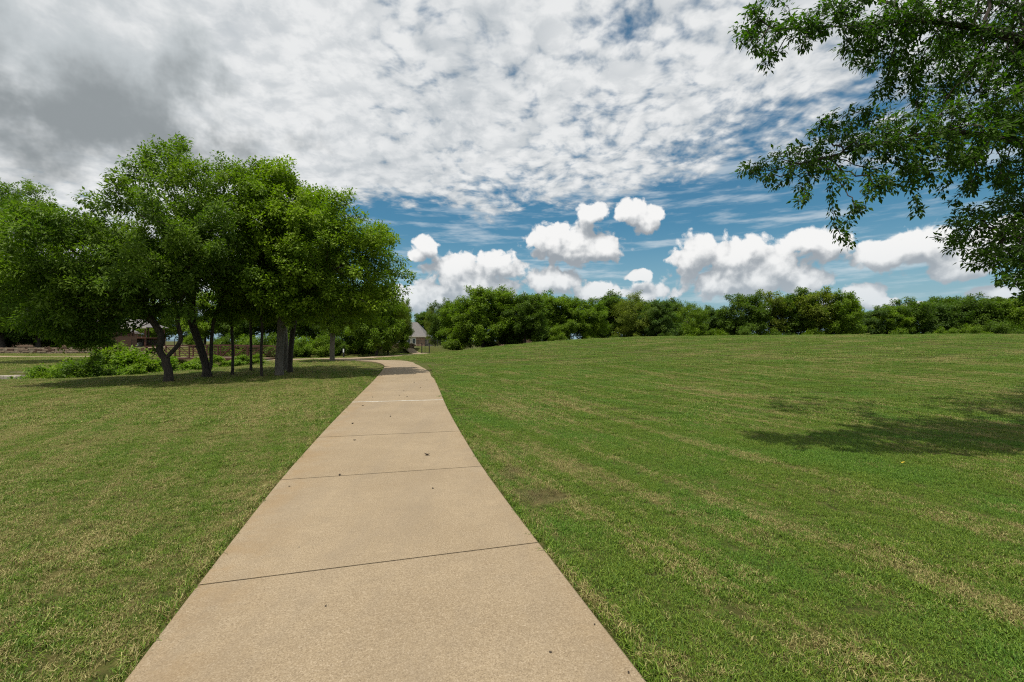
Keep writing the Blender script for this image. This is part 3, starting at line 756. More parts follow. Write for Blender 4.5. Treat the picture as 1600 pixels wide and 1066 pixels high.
T7 = make_tree('shade_tree', 'pale grey trunk tree hidden behind the stout trunk', spot(446, 25.4),
    [[(0, 0, 0), (0, 0, 1), (-.1, 0, 2.6), (-.3, 0, 5)]], [(-.6, .3, 6.4, 3.0, 2.8, 3.0), (-2.0, 0, 4.4, 2.0, 2.0, 1.4)], 0.17, M_LEAF['mid'], 40000, 0.12, nclump=80, ratio=.5, barkm=m_bark_grey, group=GL)
TS = make_tree('young_tree', 'slim young tree with dark straight trunk beside the leaning trunks', spot(363, 22.0),
    [[(0, 0, 0), (.03, 0, 1.2), (-.02, 0, 2.4), (.1, 0, 4)]], [(0, 0, 4.6, 1.5, 1.5, 2.0), (.2, 0, 3.0, 1.1, 1.1, .7)], 0.062, M_LEAF['mid'], 11000, 0.13, nclump=36, ratio=.5, group=GL, limbs=False, rc=.5)
copy_tree(TS, spot(392, 24.9), 1.9, (1.05, 1.05, 1.05), 'slim young tree standing farther back, in front of the bridge railing', leaf=M_LEAF['olive'])
copy_tree(TS, spot(409, 21.3), 3.6, (.95, .95, 1.0), 'slim young tree beside the stout grey trunk', leaf=M_LEAF['lime'])
T9 = make_tree('shade_tree', 'round tree with straight trunk where the two paths meet', spot(519, 37.0),
    [[(0, 0, 0), (0, 0, 1.2), (.05, 0, 2.6), (0, 0, 5)]], [(-.3, 0, 6.0, 3.0, 3.0, 3.2), (-.6, -.4, 3.9, 2.4, 2.2, 1.4), (1.6, 0, 4.4, 1.8, 1.8, 1.5)], 0.19, M_LEAF['mid'], 46000, 0.15, nclump=90, ratio=.55, group=GL, barkm=m_bark_grey)
TL = make_tree('shade_tree', 'tall dark tree leaning in from beyond the meadow edge', (-39.9, 33.5, gz(-39.9, 33.5)),
    [[(0, 0, 0), (0, 0, 2), (.3, 0, 4), (.8, 0, 8)]], [(1.2, 0, 10.0, 4.6, 4.4, 5.2), (2.2, 0, 5.6, 3.6, 3.6, 2.6)], 0.35, M_LEAF['grove'], 70000, 0.16, nclump=140, ratio=.5, step=.36, rc=.9, spread=.3, group=GL)
# dense low-branched kinds for the edge of the wood, each built once
def wood_tree(kind, leaf, ells, nl=38000, L=0.25, trunk_h=3.0, base_r=0.2, ratio=.55, rc=.75, nclump=120, droop=.25, up=.7):
    return make_tree(kind, 'x', (0, 0, 0), [[(0, 0, 0), (.05, 0, trunk_h * .5), (0, .05, trunk_h), (.1, 0, trunk_h * 1.8)]], ells, base_r, leaf, nl, L, nclump=nclump, per=20, rc=rc, step=.42, ratio=ratio, spread=.42, minr=.012, thr=.022, limbs=False, flare=0.2, droop=droop, up=up, bough=3)
K = {}
K['round'] = wood_tree('wood_tree', M_LEAF['mid'], [(0, 0, 6.0, 4.0, 4.0, 3.8), (1.5, -.8, 3.0, 2.8, 2.6, 2.0), (-1.8, -.6, 2.8, 2.6, 2.6, 1.9)])
K['tall'] = wood_tree('wood_tree', M_LEAF['mid'], [(0, 0, 7.2, 2.8, 2.8, 3.4), (.6, 0, 3.6, 2.6, 2.6, 2.6), (-1.2, -.3, 4.6, 2.0, 2.0, 2.2)], trunk_h=3.6)
K['wide'] = wood_tree('wood_tree', M_LEAF['dark'], [(-1.6, 0, 5.4, 3.4, 3.2, 3.2), (2.0, 0, 5.8, 3.2, 3.0, 3.4), (0, -.8, 2.6, 4.2, 2.8, 1.9)], nl=38000)
K['soft'] = wood_tree('wood_tree', M_LEAF['olive'], [(0, 0, 5.6, 4.2, 3.8, 4.0), (0, -.6, 2.4, 4.0, 3.0, 1.8)], L=.21, nl=40000, ratio=.36, droop=.7, up=.4)
K['airy'] = wood_tree('wood_tree', M_LEAF['olive'], [(0, 0, 7.0, 3.0, 2.8, 3.4), (1.0, 0, 3.4, 2.6, 2.4, 2.0), (-1.4, 0, 5, 2.2, 2.0, 2.0)], nl=15000, nclump=70, rc=.7)
K['bush'] = wood_tree('thicket_shrub', M_LEAF['mid'], [(0, 0, 1.7, 2.3, 2.0, 1.6), (1.2, 0, 1.1, 1.6, 1.4, 1.0), (-1.3, .1, 1.2, 1.5, 1.3, 1.1)], nl=13000, L=.20, trunk_h=.6, base_r=.07, nclump=60, rc=.55)
KH = {k_: height_of(o_) for k_, o_ in K.items()}
used = set()
def wood(kind, px, Y, top_py, leaf, label, group, wid=1.0, rz=None):
    """one tree of the wood's edge: its top reaches photo row top_py at depth Y"""
    x, yy, z = spot(px, Y); h = CAMZ + (CY - top_py) * Y / F - z; s = h / KH[kind]
    src = K[kind]; rz = rng.uniform(0, 6.28) if rz is None else rz
    sc_ = (s * wid, s * wid, s)
    if kind in used: return copy_tree(src, (x, yy, z), rz, sc_, label, group, M_LEAF[leaf])
    used.add(kind); src.location = (x, yy, z); src.rotation_euler = (0, 0, rz); src.scale = sc_; src['label'] = label; src['group'] = group
    if group.startswith('under'): src['category'] = 'shrub'
    for ch in [q for q in bpy.data.objects if q.parent == src]:
        if ch.name.startswith('crown'): ch.material_slots[0].link = 'OBJECT'; ch.material_slots[0].material = M_LEAF[leaf]
    return src
GR = 'trees along the far edge of the mound'
LB = {'mid': 'mid green leafy tree in the wood behind the mound', 'dark': 'dark green dense tree in the wood behind the mound', 'lime': 'fresh green tree in the wood behind the mound',
      'olive': 'yellowish olive tree in the wood behind the mound', 'blue': 'bluish green tree in the wood behind the mound'}
row = [('wide', 700, 92, 472, 'dark', .8), ('soft', 680, 100, 479, 'olive', .62), ('round', 722, 70, 470, 'mid', 1.0), ('round', 755, 63, 452, 'lime', 1.15), ('tall', 790, 66, 450, 'mid', 1.2), ('round', 820, 64, 462, 'mid', 1.15),
       ('wide', 850, 72, 458, 'mid'), ('round', 880, 70, 466, 'lime', 1.1), ('round', 915, 72, 468, 'mid', 1.1), ('tall', 958, 84, 457, 'mid', 1.1), ('soft', 995, 80, 460, 'olive', 1.15), ('round', 1030, 78, 472, 'blue', 1.1),
       ('soft', 1075, 82, 474, 'mid', 1.1), ('tall', 1055, 98, 468, 'dark', 1.1), ('airy', 1115, 104, 478, 'dark'), ('round', 1160, 84, 461, 'mid', 1.05), ('airy', 1205, 86, 455, 'olive', 1.15), ('tall', 1240, 86, 454, 'mid', 1.2),
       ('airy', 1270, 84, 452, 'olive', 1.2), ('round', 1300, 84, 458, 'lime', 1.0), ('tall', 1322, 92, 470, 'mid', 1.0), ('wide', 1360, 100, 490, 'blue', 1.1), ('round', 1390, 98, 486, 'mid', 1.1), ('airy', 1420, 98, 472, 'mid', 1.2),
       ('wide', 1455, 100, 476, 'blue', 1.1), ('round', 1485, 104, 472, 'dark', 1.1), ('wide', 1520, 100, 470, 'dark', 1.2), ('round', 1555, 102, 474, 'mid', 1.1), ('wide', 1590, 98, 467, 'mid', 1.1), ('round', 1640, 96, 465, 'dark', 1.2), ('wide', 1700, 96, 466, 'mid', 1.2), ('round', 1770, 96, 466, 'mid', 1.2),
       ('wide', 1130, 112, 494, 'mid', 1.0), ('wide', 1345, 116, 497, 'dark', 1.0), ('wide', 940, 100, 470, 'dark', 1.2), ('wide', 1010, 104, 470, 'dark', 1.2), ('round', 1100, 92, 484, 'blue', 1.1)]
SHAPE = dict(round='round', tall='tall', wide='wide', soft='drooping', airy='open')
HUE = dict(mid='mid green', dark='dark green', lime='bright green', olive='olive', blue='bluish green')
swap = dict(lime='mid', mid='mid', olive='olive', blue='blue', dark='dark')
row = [(q[0], q[1], q[2], q[3] - (7 if q[1] > 1340 else 0), 'dark' if q[4] == 'mid' and i_ % 2 else swap[q[4]]) + q[5:] for i_, q in enumerate(row)]
row.sort(key=lambda q: q[1])
look = [f"{SHAPE[q[0]]} {HUE[q[4]]}" for q in row]
for i, q in enumerate(row):
    l_, r_ = look[max(0, i - 1)], look[min(len(row) - 1, i + 1)]
    lb = f"{look[i]} tree behind the mound between {l_} and {r_} trees" if 0 < i < len(row) - 1 else f"{look[i]} tree ending the wood behind the mound beside a {r_ if i == 0 else l_} tree"
    wood(q[0], q[1], q[2], q[3], q[4], lb, GR, q[5] if len(q) > 5 else 1.0)
GU = 'undergrowth at the foot of the wood'
for i, px in enumerate(range(718, 1660, 40)):
    Y = np.interp(px, [720, 900, 1100, 1300, 1640], [64, 69, 78, 81, 93]) + rng.uniform(-2, 2)
    leaf = ['mid', 'dark', 'dark', 'blue', 'mid'][i % 5]; nb_ = min(range(len(row)), key=lambda j: abs(row[j][1] - px)); n2_ = min(len(row) - 1, nb_ + 1)
    wood('bush', px + rng.uniform(-8, 8), Y, np.interp(px, [720, 1640], [527, 515]) + rng.uniform(-18, 6), leaf, f"{['low', 'leafy', 'bushy'][i % 3]} {HUE[leaf]} shrub under {look[nb_]} tree and {look[n2_]} tree behind mound", GU, 1.0)
GB = 'trees beyond the crossing path and creek'
back = [('round', 588, 50, 448, 'mid', .95, 'leafy tree beyond the path junction with clustered dark stems'), ('soft', 606, 53, 452, 'olive', .72, 'yellowish layered tree nearest the far house'), ('tall', 626, 60, 468, 'mid', .72, 'narrow tree overhanging the far house roof'),
        ('round', 560, 56, 455, 'dark', 1.1, 'dark dense tree behind the path junction'), ('wide', 500, 62, 450, 'dark', 1.1, 'dark wide tree behind the white marker post'), ('round', 450, 66, 440, 'mid', 1.2, 'mid green tree behind the bridge end'),
        ('wide', 385, 64, 450, 'dark', 1.1, 'dark wide tree behind the bridge railing'), ('round', 320, 66, 455, 'lime', 1.0, 'fresh green tree behind the bridge truss'), ('wide', 120, 70, 398, 'dark', 1.1, 'dark wide tree above the stone retaining wall'),
        ('tall', 60, 66, 405, 'dark', 1.1, 'dark tall tree above the stone retaining wall'), ('round', 5, 64, 420, 'mid', 1.1, 'mid green tree at the end of the stone retaining wall'), ('round', 250, 112, 470, 'mid', 1.2, 'mid green tree behind the roofed deck'),
        ('wide', 180, 118, 470, 'mid', 1.2, 'mid green wide tree behind the roofed deck'), ('tall', 664, 160, 484, 'dark', 1.1, 'dark tall tree beside the far house'), ('round', 610, 165, 482, 'mid', 1.3, 'mid green tree behind the far house roof'), ('wide', -60, 70, 400, 'dark', 1.2, 'dark wide tree past the hidden end of the stone retaining wall')]
for q in back: wood(q[0], q[1], q[2], q[3], q[4], q[6], GB, q[5])
for px, Y, tp, lf, lb in ((478, 46, 527, 'lime', 'fresh green round shrub at the bridge end'), (505, 48, 524, 'mid', 'mid green round shrub between bridge and marker post'), (528, 51, 527, 'dark', 'dark shrub directly behind the white marker post'),
        (556, 54, 530, 'mid', 'mid green shrub under the trees at the junction'), (575, 58, 532, 'dark', 'dark shrub under the trees at the junction'), (455, 44.5, 538, 'mid', 'low shrub hugging the bridge end post'), (545, 60, 522, 'dark', 'dark tall shrub under the trees at the junction'),
        (340, 50, 528, 'dark', 'dark shrub behind the middle of the bridge'), (366, 49, 524, 'dark', 'dark tall shrub behind the bridge rails'), (392, 48, 526, 'mid', 'mid green shrub behind the bridge rails'), (420, 47, 524, 'dark', 'dark shrub behind the bridge end'), (440, 49, 522, 'mid', 'mid green shrub past the bridge end'),
        (12, 68, 512, 'dark', 'dark shrub on the terrace above the long stone wall'), (58, 70, 514, 'mid', 'mid green shrub on the terrace above the long stone wall'), (92, 72, 516, 'dark', 'dark spreading shrub on the terrace by the brick house'), (128, 70, 512, 'mid', 'mid green spreading shrub on the terrace by the brick house'), (158, 76, 520, 'dark', 'dark shrub beside the brown board fence'), (300, 70, 520, 'mid', 'mid green shrub across the creek behind the bridge truss')):
    wood('bush', px, Y, tp, lf, lb, 'undergrowth beside the crossing path', 1.0)
# creek thicket
def shrub(leaf, ells, nl, L, ratio=.6):
    r_ = make_tree('creek_shrub', 'x', (0, 0, 0), [[(0, 0, 0), (.02, 0, .15), (0, 0, .35)]], ells, 0.03, leaf, nl, L, nclump=46, per=16, rc=.28, step=.13, ratio=ratio, spread=.13, minr=.006, thr=.02, limbs=False, flare=0)
    r_['category'] = 'shrub'; r_['group'] = 'bushes filling the creek'; return r_
SA = shrub(M_LEAF['shrub'], [(0, 0, .85, .85, .8, .65), (.7, 0, .5, .6, .6, .4), (-.7, .1, .5, .6, .6, .4)], 9000, .105)
SB = shrub(M_LEAF['dark'], [(0, 0, 1.0, .75, .7, .8), (.1, 0, .4, .8, .8, .4)], 10000, .085)
first = {}; SH = dict(A=height_of(SA), B=height_of(SB))
for i, (px, Y, tp, kind, lf, wid, lb) in enumerate([(66, 23.0, 573, 'A', 'shrub', 1.0, 'low yellowish weed clump at the open end of the creek'), (98, 24.0, 566, 'A', 'shrub', 1.1, 'yellow green bush between the weed clump and dark bush'), (128, 22.9, 546, 'B', 'dark', 1.0, 'dark blue green bush standing tallest in the creek'),
        (160, 25.6, 541, 'A', 'lime', .95, 'tall leafy bush right beside the dark creek bush'), (188, 25.0, 548, 'A', 'shrub', 1.0, 'bright green broad leaf bush in the middle of the creek'), (214, 27.0, 552, 'A', 'shrub', 1.1, 'bright bush sloping down toward the forked tree'),
        (238, 25.6, 560, 'A', 'lime', 1.0, 'green bush just left of the forked trunk'), (262, 28.0, 558, 'A', 'shrub', 1.0, 'bright bush directly behind the forked trunk'), (292, 27.5, 564, 'A', 'shrub', 1.2, 'bright bush between the forked and leaning trunks'), (318, 30, 560, 'A', 'lime', 1.0, 'green bush behind the leaning trunks'),
        (345, 31, 556, 'A', 'shrub', 1.1, 'bright bush below the bridge railing'), (372, 32, 563, 'A', 'shrub', 1.2, 'bright low bush under the bridge deck'), (398, 34, 566, 'A', 'lime', 1.0, 'green low bush near the bridge abutment'), (80, 22.4, 582, 'A', 'lime', .9, 'low green weeds on the near creek bank'), (140, 22.6, 572, 'A', 'shrub', 1.0, 'bright weeds at the foot of the dark creek bush'), (202, 23.4, 572, 'A', 'shrub', 1.0, 'bright weeds on the near bank before the broad bush')]):
    x, yy, z = spot(px, Y); h = max(.7, CAMZ + (CY - tp) * Y / F - z); s = h / SH[kind]; src = SA if kind == 'A' else SB
    scl_ = (max(s, .8) * wid, max(s, .8) * wid, s)
    if kind not in first:
        first[kind] = 1; src.location = (x, yy, z); src.scale = scl_; src['label'] = lb
    else: copy_tree(src, (x, yy, z), rng.uniform(0, 6.28), scl_, lb, None, M_LEAF[lf])

# ------------------------------------------------------------------ the elm reaching in overhead: trunk to the right, limbs over the lawn
OV = [(1180, 30, 34), (1160, 60, 16), (1215, 58, 30), (1195, 82, 16), (1262, 40, 32), (1255, 75, 18), (1300, 18, 30), (1335, 8, 30), (1345, 55, 34), (1338, 92, 18), (1398, 30, 46), (1380, 88, 36), (1400, 128, 30),
      (1450, 60, 55), (1520, 60, 75), (1580, 85, 75), (1475, 130, 50), (1555, 160, 62), (1450, 8, 50), (1540, 0, 60), (1620, 30, 80), (1640, 150, 70),
      (1152, 268, 10), (1176, 264, 16), (1205, 256, 22), (1198, 288, 12), (1236, 244, 26), (1240, 276, 18), (1250, 314, 14), (1270, 262, 26), (1282, 204, 24), (1304, 192, 22), (1312, 226, 32), (1320, 284, 14),
      (1350, 182, 28), (1362, 232, 36), (1372, 288, 24), (1345, 320, 18), (1330, 345, 10), (1327, 386, 12), (1400, 222, 44), (1420, 276, 32), (1433, 330, 10), (1450, 200, 46), (1442, 246, 34),
      (1500, 222, 52), (1562, 246, 54), (1592, 318, 46), (1520, 300, 36), (1500, 352, 28), (1490, 382, 18), (1540, 360, 44), (1528, 402, 24), (1582, 398, 36), (1562, 438, 10), (1592, 440, 18), (1640, 260, 60), (1640, 380, 60), (1640, 440, 40), (1700, 120, 90), (1700, 330, 90), (1760, 220, 100)]
TB = np.array([12.2, 9.2])
pts = []
for px, py, rr in OV:
    Y = 6.6 + 0.5 * math.sin(px * .013 + py * .021) + max(0, px - 1500) * .003 + (py - 200) * -.0008
    c0_ = np.array([(px - CX) / F * Y, Y, CAMZ + (CY - py) / F * Y]); rad = rr / F * Y
    m = max(10, int(rr * 1.9)); q = rng.normal(size=(m, 3)); q /= np.linalg.norm(q, axis=1)[:, None]; q *= (rng.random(m) ** (1 / 2.4))[:, None]
    pts.append(c0_ + q * rad * np.array([1, 1.5, 1]) * 0.92)
OVP = np.vstack(pts)
# the rest of its crown, out of the frame: above and behind
REST = crown_points([(13.0, 9.0, 8.2, 4.6, 4.6, 3.0), (15.5, 12.5, 7.0, 5, 4.0, 2.6), (16, 7, 6.5, 4, 5, 2.8), (8.2, 8.6, 10.4, 3.2, 3.2, 1.3)], 110, 14, .9)  # last, high lobe is unseen, added to spread dappled shade over the lawn
REST = REST[(REST[:, 2] - CAMZ) / REST[:, 1] * F > 560 - 0] if False else REST
REST = REST[REST[:, 2] < 11.6]
inview = (REST[:, 1] > 0) & (np.abs(REST[:, 0] / REST[:, 1]) < 1.15) & ((REST[:, 2] - CAMZ) / np.maximum(REST[:, 1], .1) < 0.78)
REST = REST[~inview]
A = np.vstack([OVP, REST]); bz = gz(*TB)
pos, par = grow([[(TB[0], TB[1], bz - .05), (TB[0], TB[1], bz + 1.2), (TB[0] - .1, TB[1], bz + 2.6), (TB[0] - .1, TB[1] + .1, bz + 4.4), (TB[0], TB[1] + .3, bz + 6.5)],
                 [(TB[0] - .1, TB[1], bz + 2.8), (10.2, 8.0, 4.0), (8.4, 7.1, 4.6), (6.4, 6.7, 4.75), (5.1, 6.7, 4.5), (4.2, 6.6, 4.25)],
                 [(TB[0] - .1, TB[1], bz + 4.0), (10.0, 8.0, 5.6), (8.0, 7.0, 6.2), (6.2, 6.8, 6.45), (4.6, 6.7, 6.3)],
                 [(TB[0] - .1, TB[1], bz + 2.6), (10.4, 8.0, 3.4), (8.6, 7.2, 3.5), (7.4, 6.8, 3.2)]], A, 0.11, 0.12, iters=170, jitter=.3, lift_=-0.02)
r, kids = radii(pos, par, 0.34, 0.0028); r = np.where(np.arange(len(r)) < 0, r, r * np.clip(.35 + .65 * (pos[:, 0] - 5.5) / 6.5, .35, 1.0) ** np.where(r > .03, 1.0, 0.0))
elm = tag(empty('elm_tree', (0, 0, 0)), 'elm with leafy boughs reaching over the lawn against the sky', 'tree')
main = [0]
while kids[main[-1]]:
    cands = [q for q in kids[main[-1]]]; nx_ = max(cands, key=lambda q: r[q] + (1 if abs(pos[q][0] - TB[0]) < .5 and pos[q][2] < bz + 6.4 else 0))
    if r[nx_] < 0.05: break
    main.append(nx_)
V, Fs = limb_tube(pos, par, r, kids, [main], .5, 14); obj('trunk', new_mesh('trunk', V, np.array(Fs).ravel(), [4] * len(Fs), m_bark_grey, True), elm)
ms_ = set(main); rest = []
for n_ in main:
    for q in kids[n_]:
        if q in ms_: continue
        ch = [[n_] + c_ if c_[0] == q else c_ for c_ in chains_from(q, kids, r, 0.0027)]
        if r[q] > .03:
            V, Fs = limb_tube(pos, par, r, kids, ch, 0, 6); obj('limb', new_mesh('limb', V, np.array(Fs).ravel(), [4] * len(Fs), m_bark, True), elm)
        else: rest += ch
V, Fs = limb_tube(pos, par, r, kids, rest, 0, 5)
if Fs: tag(obj('branch_wood', new_mesh('branch_wood', V, np.array(Fs).ravel(), [4] * len(Fs), m_bark, True), elm), kind='stuff')
def nearpart(q):
    return (q[:, 1] > 0) & (np.abs(q[:, 0]) < 1.25 * q[:, 1] + .5) & (q[:, 1] < 8.4)
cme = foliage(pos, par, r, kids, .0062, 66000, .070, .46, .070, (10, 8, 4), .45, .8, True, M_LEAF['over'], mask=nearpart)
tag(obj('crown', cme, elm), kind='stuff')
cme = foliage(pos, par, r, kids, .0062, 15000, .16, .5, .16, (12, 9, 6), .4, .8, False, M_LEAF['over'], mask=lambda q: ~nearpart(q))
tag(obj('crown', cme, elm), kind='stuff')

# ------------------------------------------------------------------ footbridge
BL, BR = Vector((-32.2, 41.2, 0)), Vector((-21.6, 40.5, 0))
br = tag(empty('footbridge', (0, 0, 0)), 'rust coloured steel truss footbridge over the creek', 'bridge')
dirb = (BR - BL).normalized(); nb = Vector((-dirb.y, dirb.x, 0)); zb = 0.02
def bp(s_, side, z): 
    q = BL + (BR - BL) * s_ + nb * side; return Vector((q.x, q.y, zb + z + 0.10 * (1 - (2 * s_ - 1) ** 2)))
NB = 8
for side in (-1.05, 1.05):
    for z0, w in ((1.18, .10), (0.02, .13)):
        m = MB()
        for i in range(NB): m.bar(bp(i / NB, side, z0), bp((i + 1) / NB, side, z0), w, w)
        m.build('top_chord' if z0 > 1 else 'bottom_chord', m_rust, br)
    for i in range(NB + 1): MB().bar(bp(i / NB, side, -.04), bp(i / NB, side, 1.2), .085).build('post', m_rust, br)
    for i in range(NB):
        a, b = (i, i + 1) if i < NB / 2 else (i + 1, i)
        MB().bar(bp(a / NB, side, 1.15), bp(b / NB, side, .08), .05).build('diagonal', m_rust, br)
    for z0 in (.28, .46, .64, .82, 1.0):
        m = MB(); sd = side * .955
        for i in range(NB): m.bar(bp(i / NB, sd, z0), bp((i + 1) / NB, sd, z0), .02, .03)
        m.build('safety_rail', m_rust, br)
for i in range(56):
    a, b = bp(i / 56 + .001, 0, .1), bp((i + 1) / 56 - .001, 0, .1)
    MB().bar(a, b, 2.0, .05).build('plank', m_deck, br)
for s_, px_ in ((-.03, 0), (1.03, 1)):
    q = BL + (BR - BL) * s_
    MB().box((q.x, q.y, -.55), (.7, 2.6, 1.1), math.atan2(dirb.y, dirb.x)).build('abutment', m_stone, br, .02)
# white marker post
q = on_ground(537, 559); mp = tag(empty('marker_post', (q[0], q[1], gz(*q))), 'short dark post with white plate beside the crossing path', 'post')
MB().box((0, 0, .45), (.14, .10, .9)).build('post', m_black, mp, .01); MB().box((0, -.06, .72), (.13, .02, .36)).build('plate', m_white, mp, .004)

# ------------------------------------------------------------------ stone retaining walls
def stone_wall(name, label, a, b, h, rows, size, th=.45):
    root = tag(empty(name, (a[0], a[1], gz(a[0], a[1]))), label, 'wall'); L = math.hypot(b[0] - a[0], b[1] - a[1]); ang = math.atan2(b[1] - a[1], b[0] - a[0]); root.rotation_euler = (0, 0, ang)
    MB().box((L / 2, .16, h / 2 - .25), (L, th - .18, h + .4)).build('core', m_joint, root); vs = []
    for k_ in range(3):
        m = MB(); m.box((0, 0, 0), (.92, .9, .9)); me = bpy.data.meshes.new('stone'); vv = [(x + rng.uniform(-.06, .06), y + rng.uniform(-.08, .02), z + rng.uniform(-.05, .05)) for x, y, z in m.v]
        me.from_pydata(vv, [], m.f); me.update(); me.materials.append([m_rock, m_rock2, m_rock3][k_]); vs.append(me)
    n = 0; hr = h / rows
    for r_ in range(rows):
        x = -size * rng.random()
        while x < L and n < 290:
            w = size * rng.uniform(.6, 1.5); o = obj('stone', vs[int(rng.integers(3))], root, (x + w / 2, .02 + rng.uniform(-.03, .03), hr * (r_ + .5))); o.scale = (w * 1.0, th * .8, hr * 1.0); x += w; n += 1
    return root
m_rock2 = simple('wall_stone_pale', (0.24, 0.185, 0.13), 0.9, 0.4, 1.3); m_rock3 = simple('wall_stone_red', (0.15, 0.085, 0.06), 0.9, 0.4, 1.3)
stone_wall('retaining_wall', 'long low brown stone retaining wall across the meadow', (-76, 60.0), (-46.5, 60.0), .82, 4, .6)
stone_wall('retaining_wall', 'short dark stone retaining wall behind the path loop', (-20.5, 64.6), (-13.5, 62.2), .62, 3, .55)

# ------------------------------------------------------------------ iron fences and gate
def iron_fence(name, label, pts, h, gap=.16):
    root = tag(empty(name, (pts[0][0], pts[0][1], 0)), label, 'fence'); ox, oy = pts[0]
    bar_me = None
    for (ax, ay), (bx, by) in zip(pts[:-1], pts[1:]):
        L = math.hypot(bx - ax, by - ay); n = int(L / gap)
        def P(t_, z): x, y = ax + (bx - ax) * t_, ay + (by - ay) * t_; return (x - ox, y - oy, gz(x, y) + z)
        for z0 in (.12, h - .12): MB().bar(P(0, z0), P(1, z0), .035).build('rail', m_black, root)
        for i in range(int(L / 2.4) + 1):
            t_ = min(1, i * 2.4 / L); MB().bar(P(t_, -.05), P(t_, h + .08), .07).build('post', m_black, root)
        m = MB()
        for i in range(n):
            t_ = (i + .5) / n; m.bar(P(t_, .06), P(t_, h), .018)
        tag(m.build('picket_run', m_black, root), kind='stuff')
    return root
iron_fence('iron_fence', 'black iron picket fence in front of the roofed deck', [(-66, 79), (-55, 76), (-49, 73)], 1.2)
iron_fence('iron_fence', 'black iron picket fence below the far house', [(-27, 92), (-18, 88), (-11.8, 84)], 1.25)
GX0 = at(659, 58.5); gate = tag(empty('iron_gate', (GX0, 58.5, gz(GX0, 58.5))), 'black iron gate with upright bars beside the path loop', 'gate')
for x in (0, .98): MB().box((x, 0, .68), (.09, .09, 1.42)).build('post', m_black, gate)
for z0 in (.16, 1.18): MB().box((.49, 0, z0), (.9, .035, .04)).build('rail', m_black, gate)
for i in range(5): MB().box((.14 + i * .175, 0, .68), (.024, .024, 1.1)).build('bar', m_black, gate)

# ------------------------------------------------------------------ houses
def house(name, label, loc, rz, w, d, eave, ridge, wallm, windows, over=.5, roofm=None, hip=True, door=None):
    root = tag(empty(name, loc, rz), label, 'house')
    MB().box((0, 0, eave / 2 - .3), (w, d, eave + .6)).build('wall', wallm, root)
    W2, D2 = w / 2 + over, d / 2 + over; hx = max(0.4, W2 - D2 * (.8 if hip else 0)) if hip else W2
    roof = MB().poly([(-W2, -D2, eave), (W2, -D2, eave), (W2, D2, eave), (-W2, D2, eave), (-hx, 0, ridge), (hx, 0, ridge)], [(0, 1, 5, 4), (1, 2, 5), (2, 3, 4, 5), (3, 0, 4), (3, 2, 1, 0)]).build('roof', roofm or m_shingle, root)
    m = MB(); m.box((0, -D2 + .04, eave - .12), (2 * W2, .06, .2)).build('fascia', m_trim, root)
    for (x, z, ww, hh) in windows:
        wn_ = MB().box((x, -d / 2 - .03, z), (ww, .05, hh)).build('window', m_glass, root)
        f = MB()
        for sx_ in (-1, 1): f.box((x + sx_ * (ww / 2 + .05), -d / 2 - .05, z), (.11, .1, hh + .2))
        for sz_ in (-1, 1): f.box((x, -d / 2 - .05, z + sz_ * (hh / 2 + .05)), (ww - .002, .1, .1))
        f.box((x, -d / 2 - .07, z), (ww - .004, .05, .05))
        f.build('frame', m_white, wn_)
    if door: MB().box((door, -d / 2 - .04, 1.02), (.95, .07, 2.05)).build('door', m_fencewood, root)
    return root
hx_ = at(650, 140); hz_ = gz(hx_, 140)
h1 = house('house', 'tan brick house with grey hip roof past the iron gate', (hx_ - 2.6, 143, hz_), 0.0, 11.0, 8.0, 2.9, 7.4, m_brick, [(.6, 1.5, .8, 1.3), (2.2, 1.5, .8, 1.3), (-3, 1.5, 1.2, 1.4)], door=-1.2)
MB().box((1.4, -4.012, 1.3), (2.9, .03, 2.9)).build('wall_panel', m_trim, h1)
MB().box((6.7, -3.6, 1.2), (2.2, .4, 2.6)).build('side_screen', m_grey_wood, h1)
MB().box((-1, 1.5, 7.0), (.9, .9, 2.0)).build('chimney', m_brick, h1)
lx_ = at(45, 92); house('house', 'low brick house with white windows behind the retaining wall trees', (lx_, 98, gz(lx_, 98)), 0.1, 26, 9, 2.9, 6.5, m_brick, [(-6, 1.6, 1.8, 1.3), (-2, 1.6, 1.8, 1.3), (3, 1.6, 1.8, 1.3), (8, 1.6, 1.6, 1.3)], door=5.6)
rx_ = at(830, 105); house('house', 'red brick house glimpsed through the nearest wood trees', (rx_, 109, gz(rx_, 109)), 0, 16, 8, 2.8, 6.0, m_brick, [(-4, 1.5, 1.2, 1.3), (3, 1.5, 1.2, 1.3)])
rx_ = at(1120, 125); house('house', 'grey roofed house glimpsed between trees behind the mound', (rx_, 129, gz(rx_, 129)), 0, 14, 8, 2.8, 6.0, m_trim, [(-4, 1.5, 1.2, 1.3), (3, 1.5, 1.2, 1.3)])
# roofed deck on posts
px_, Y_ = 205, 98; dx_ = at(px_, Y_); dk = tag(empty('roofed_deck', (dx_, Y_, gz(dx_, Y_)), 0.05), 'raised red timber deck with grey hip roof near the bridge', 'pavilion')
MB().poly([(-5.6, -3.4, 4.15), (5.6, -3.4, 4.15), (5.6, 3.4, 4.15), (-5.6, 3.4, 4.15), (-2.6, 0, 5.9), (2.6, 0, 5.9)], [(0, 1, 5, 4), (1, 2, 5), (2, 3, 4, 5), (3, 0, 4), (3, 2, 1, 0)]).build('roof', m_shingle, dk)
MB().box((0, -3.36, 4.03), (11.1, .08, .22)).build('fascia', m_trim, dk)
MB().box((0, 0, 1.92), (10.4, 6, .2)).build('deck_floor', m_redwood, dk)
for x in (-4.9, -1.6, 1.6, 4.9):
    for y in (-2.7, 2.7): MB().box((x, y, 2.0), (.24, .24, 4.1)).build('post', m_redwood, dk)
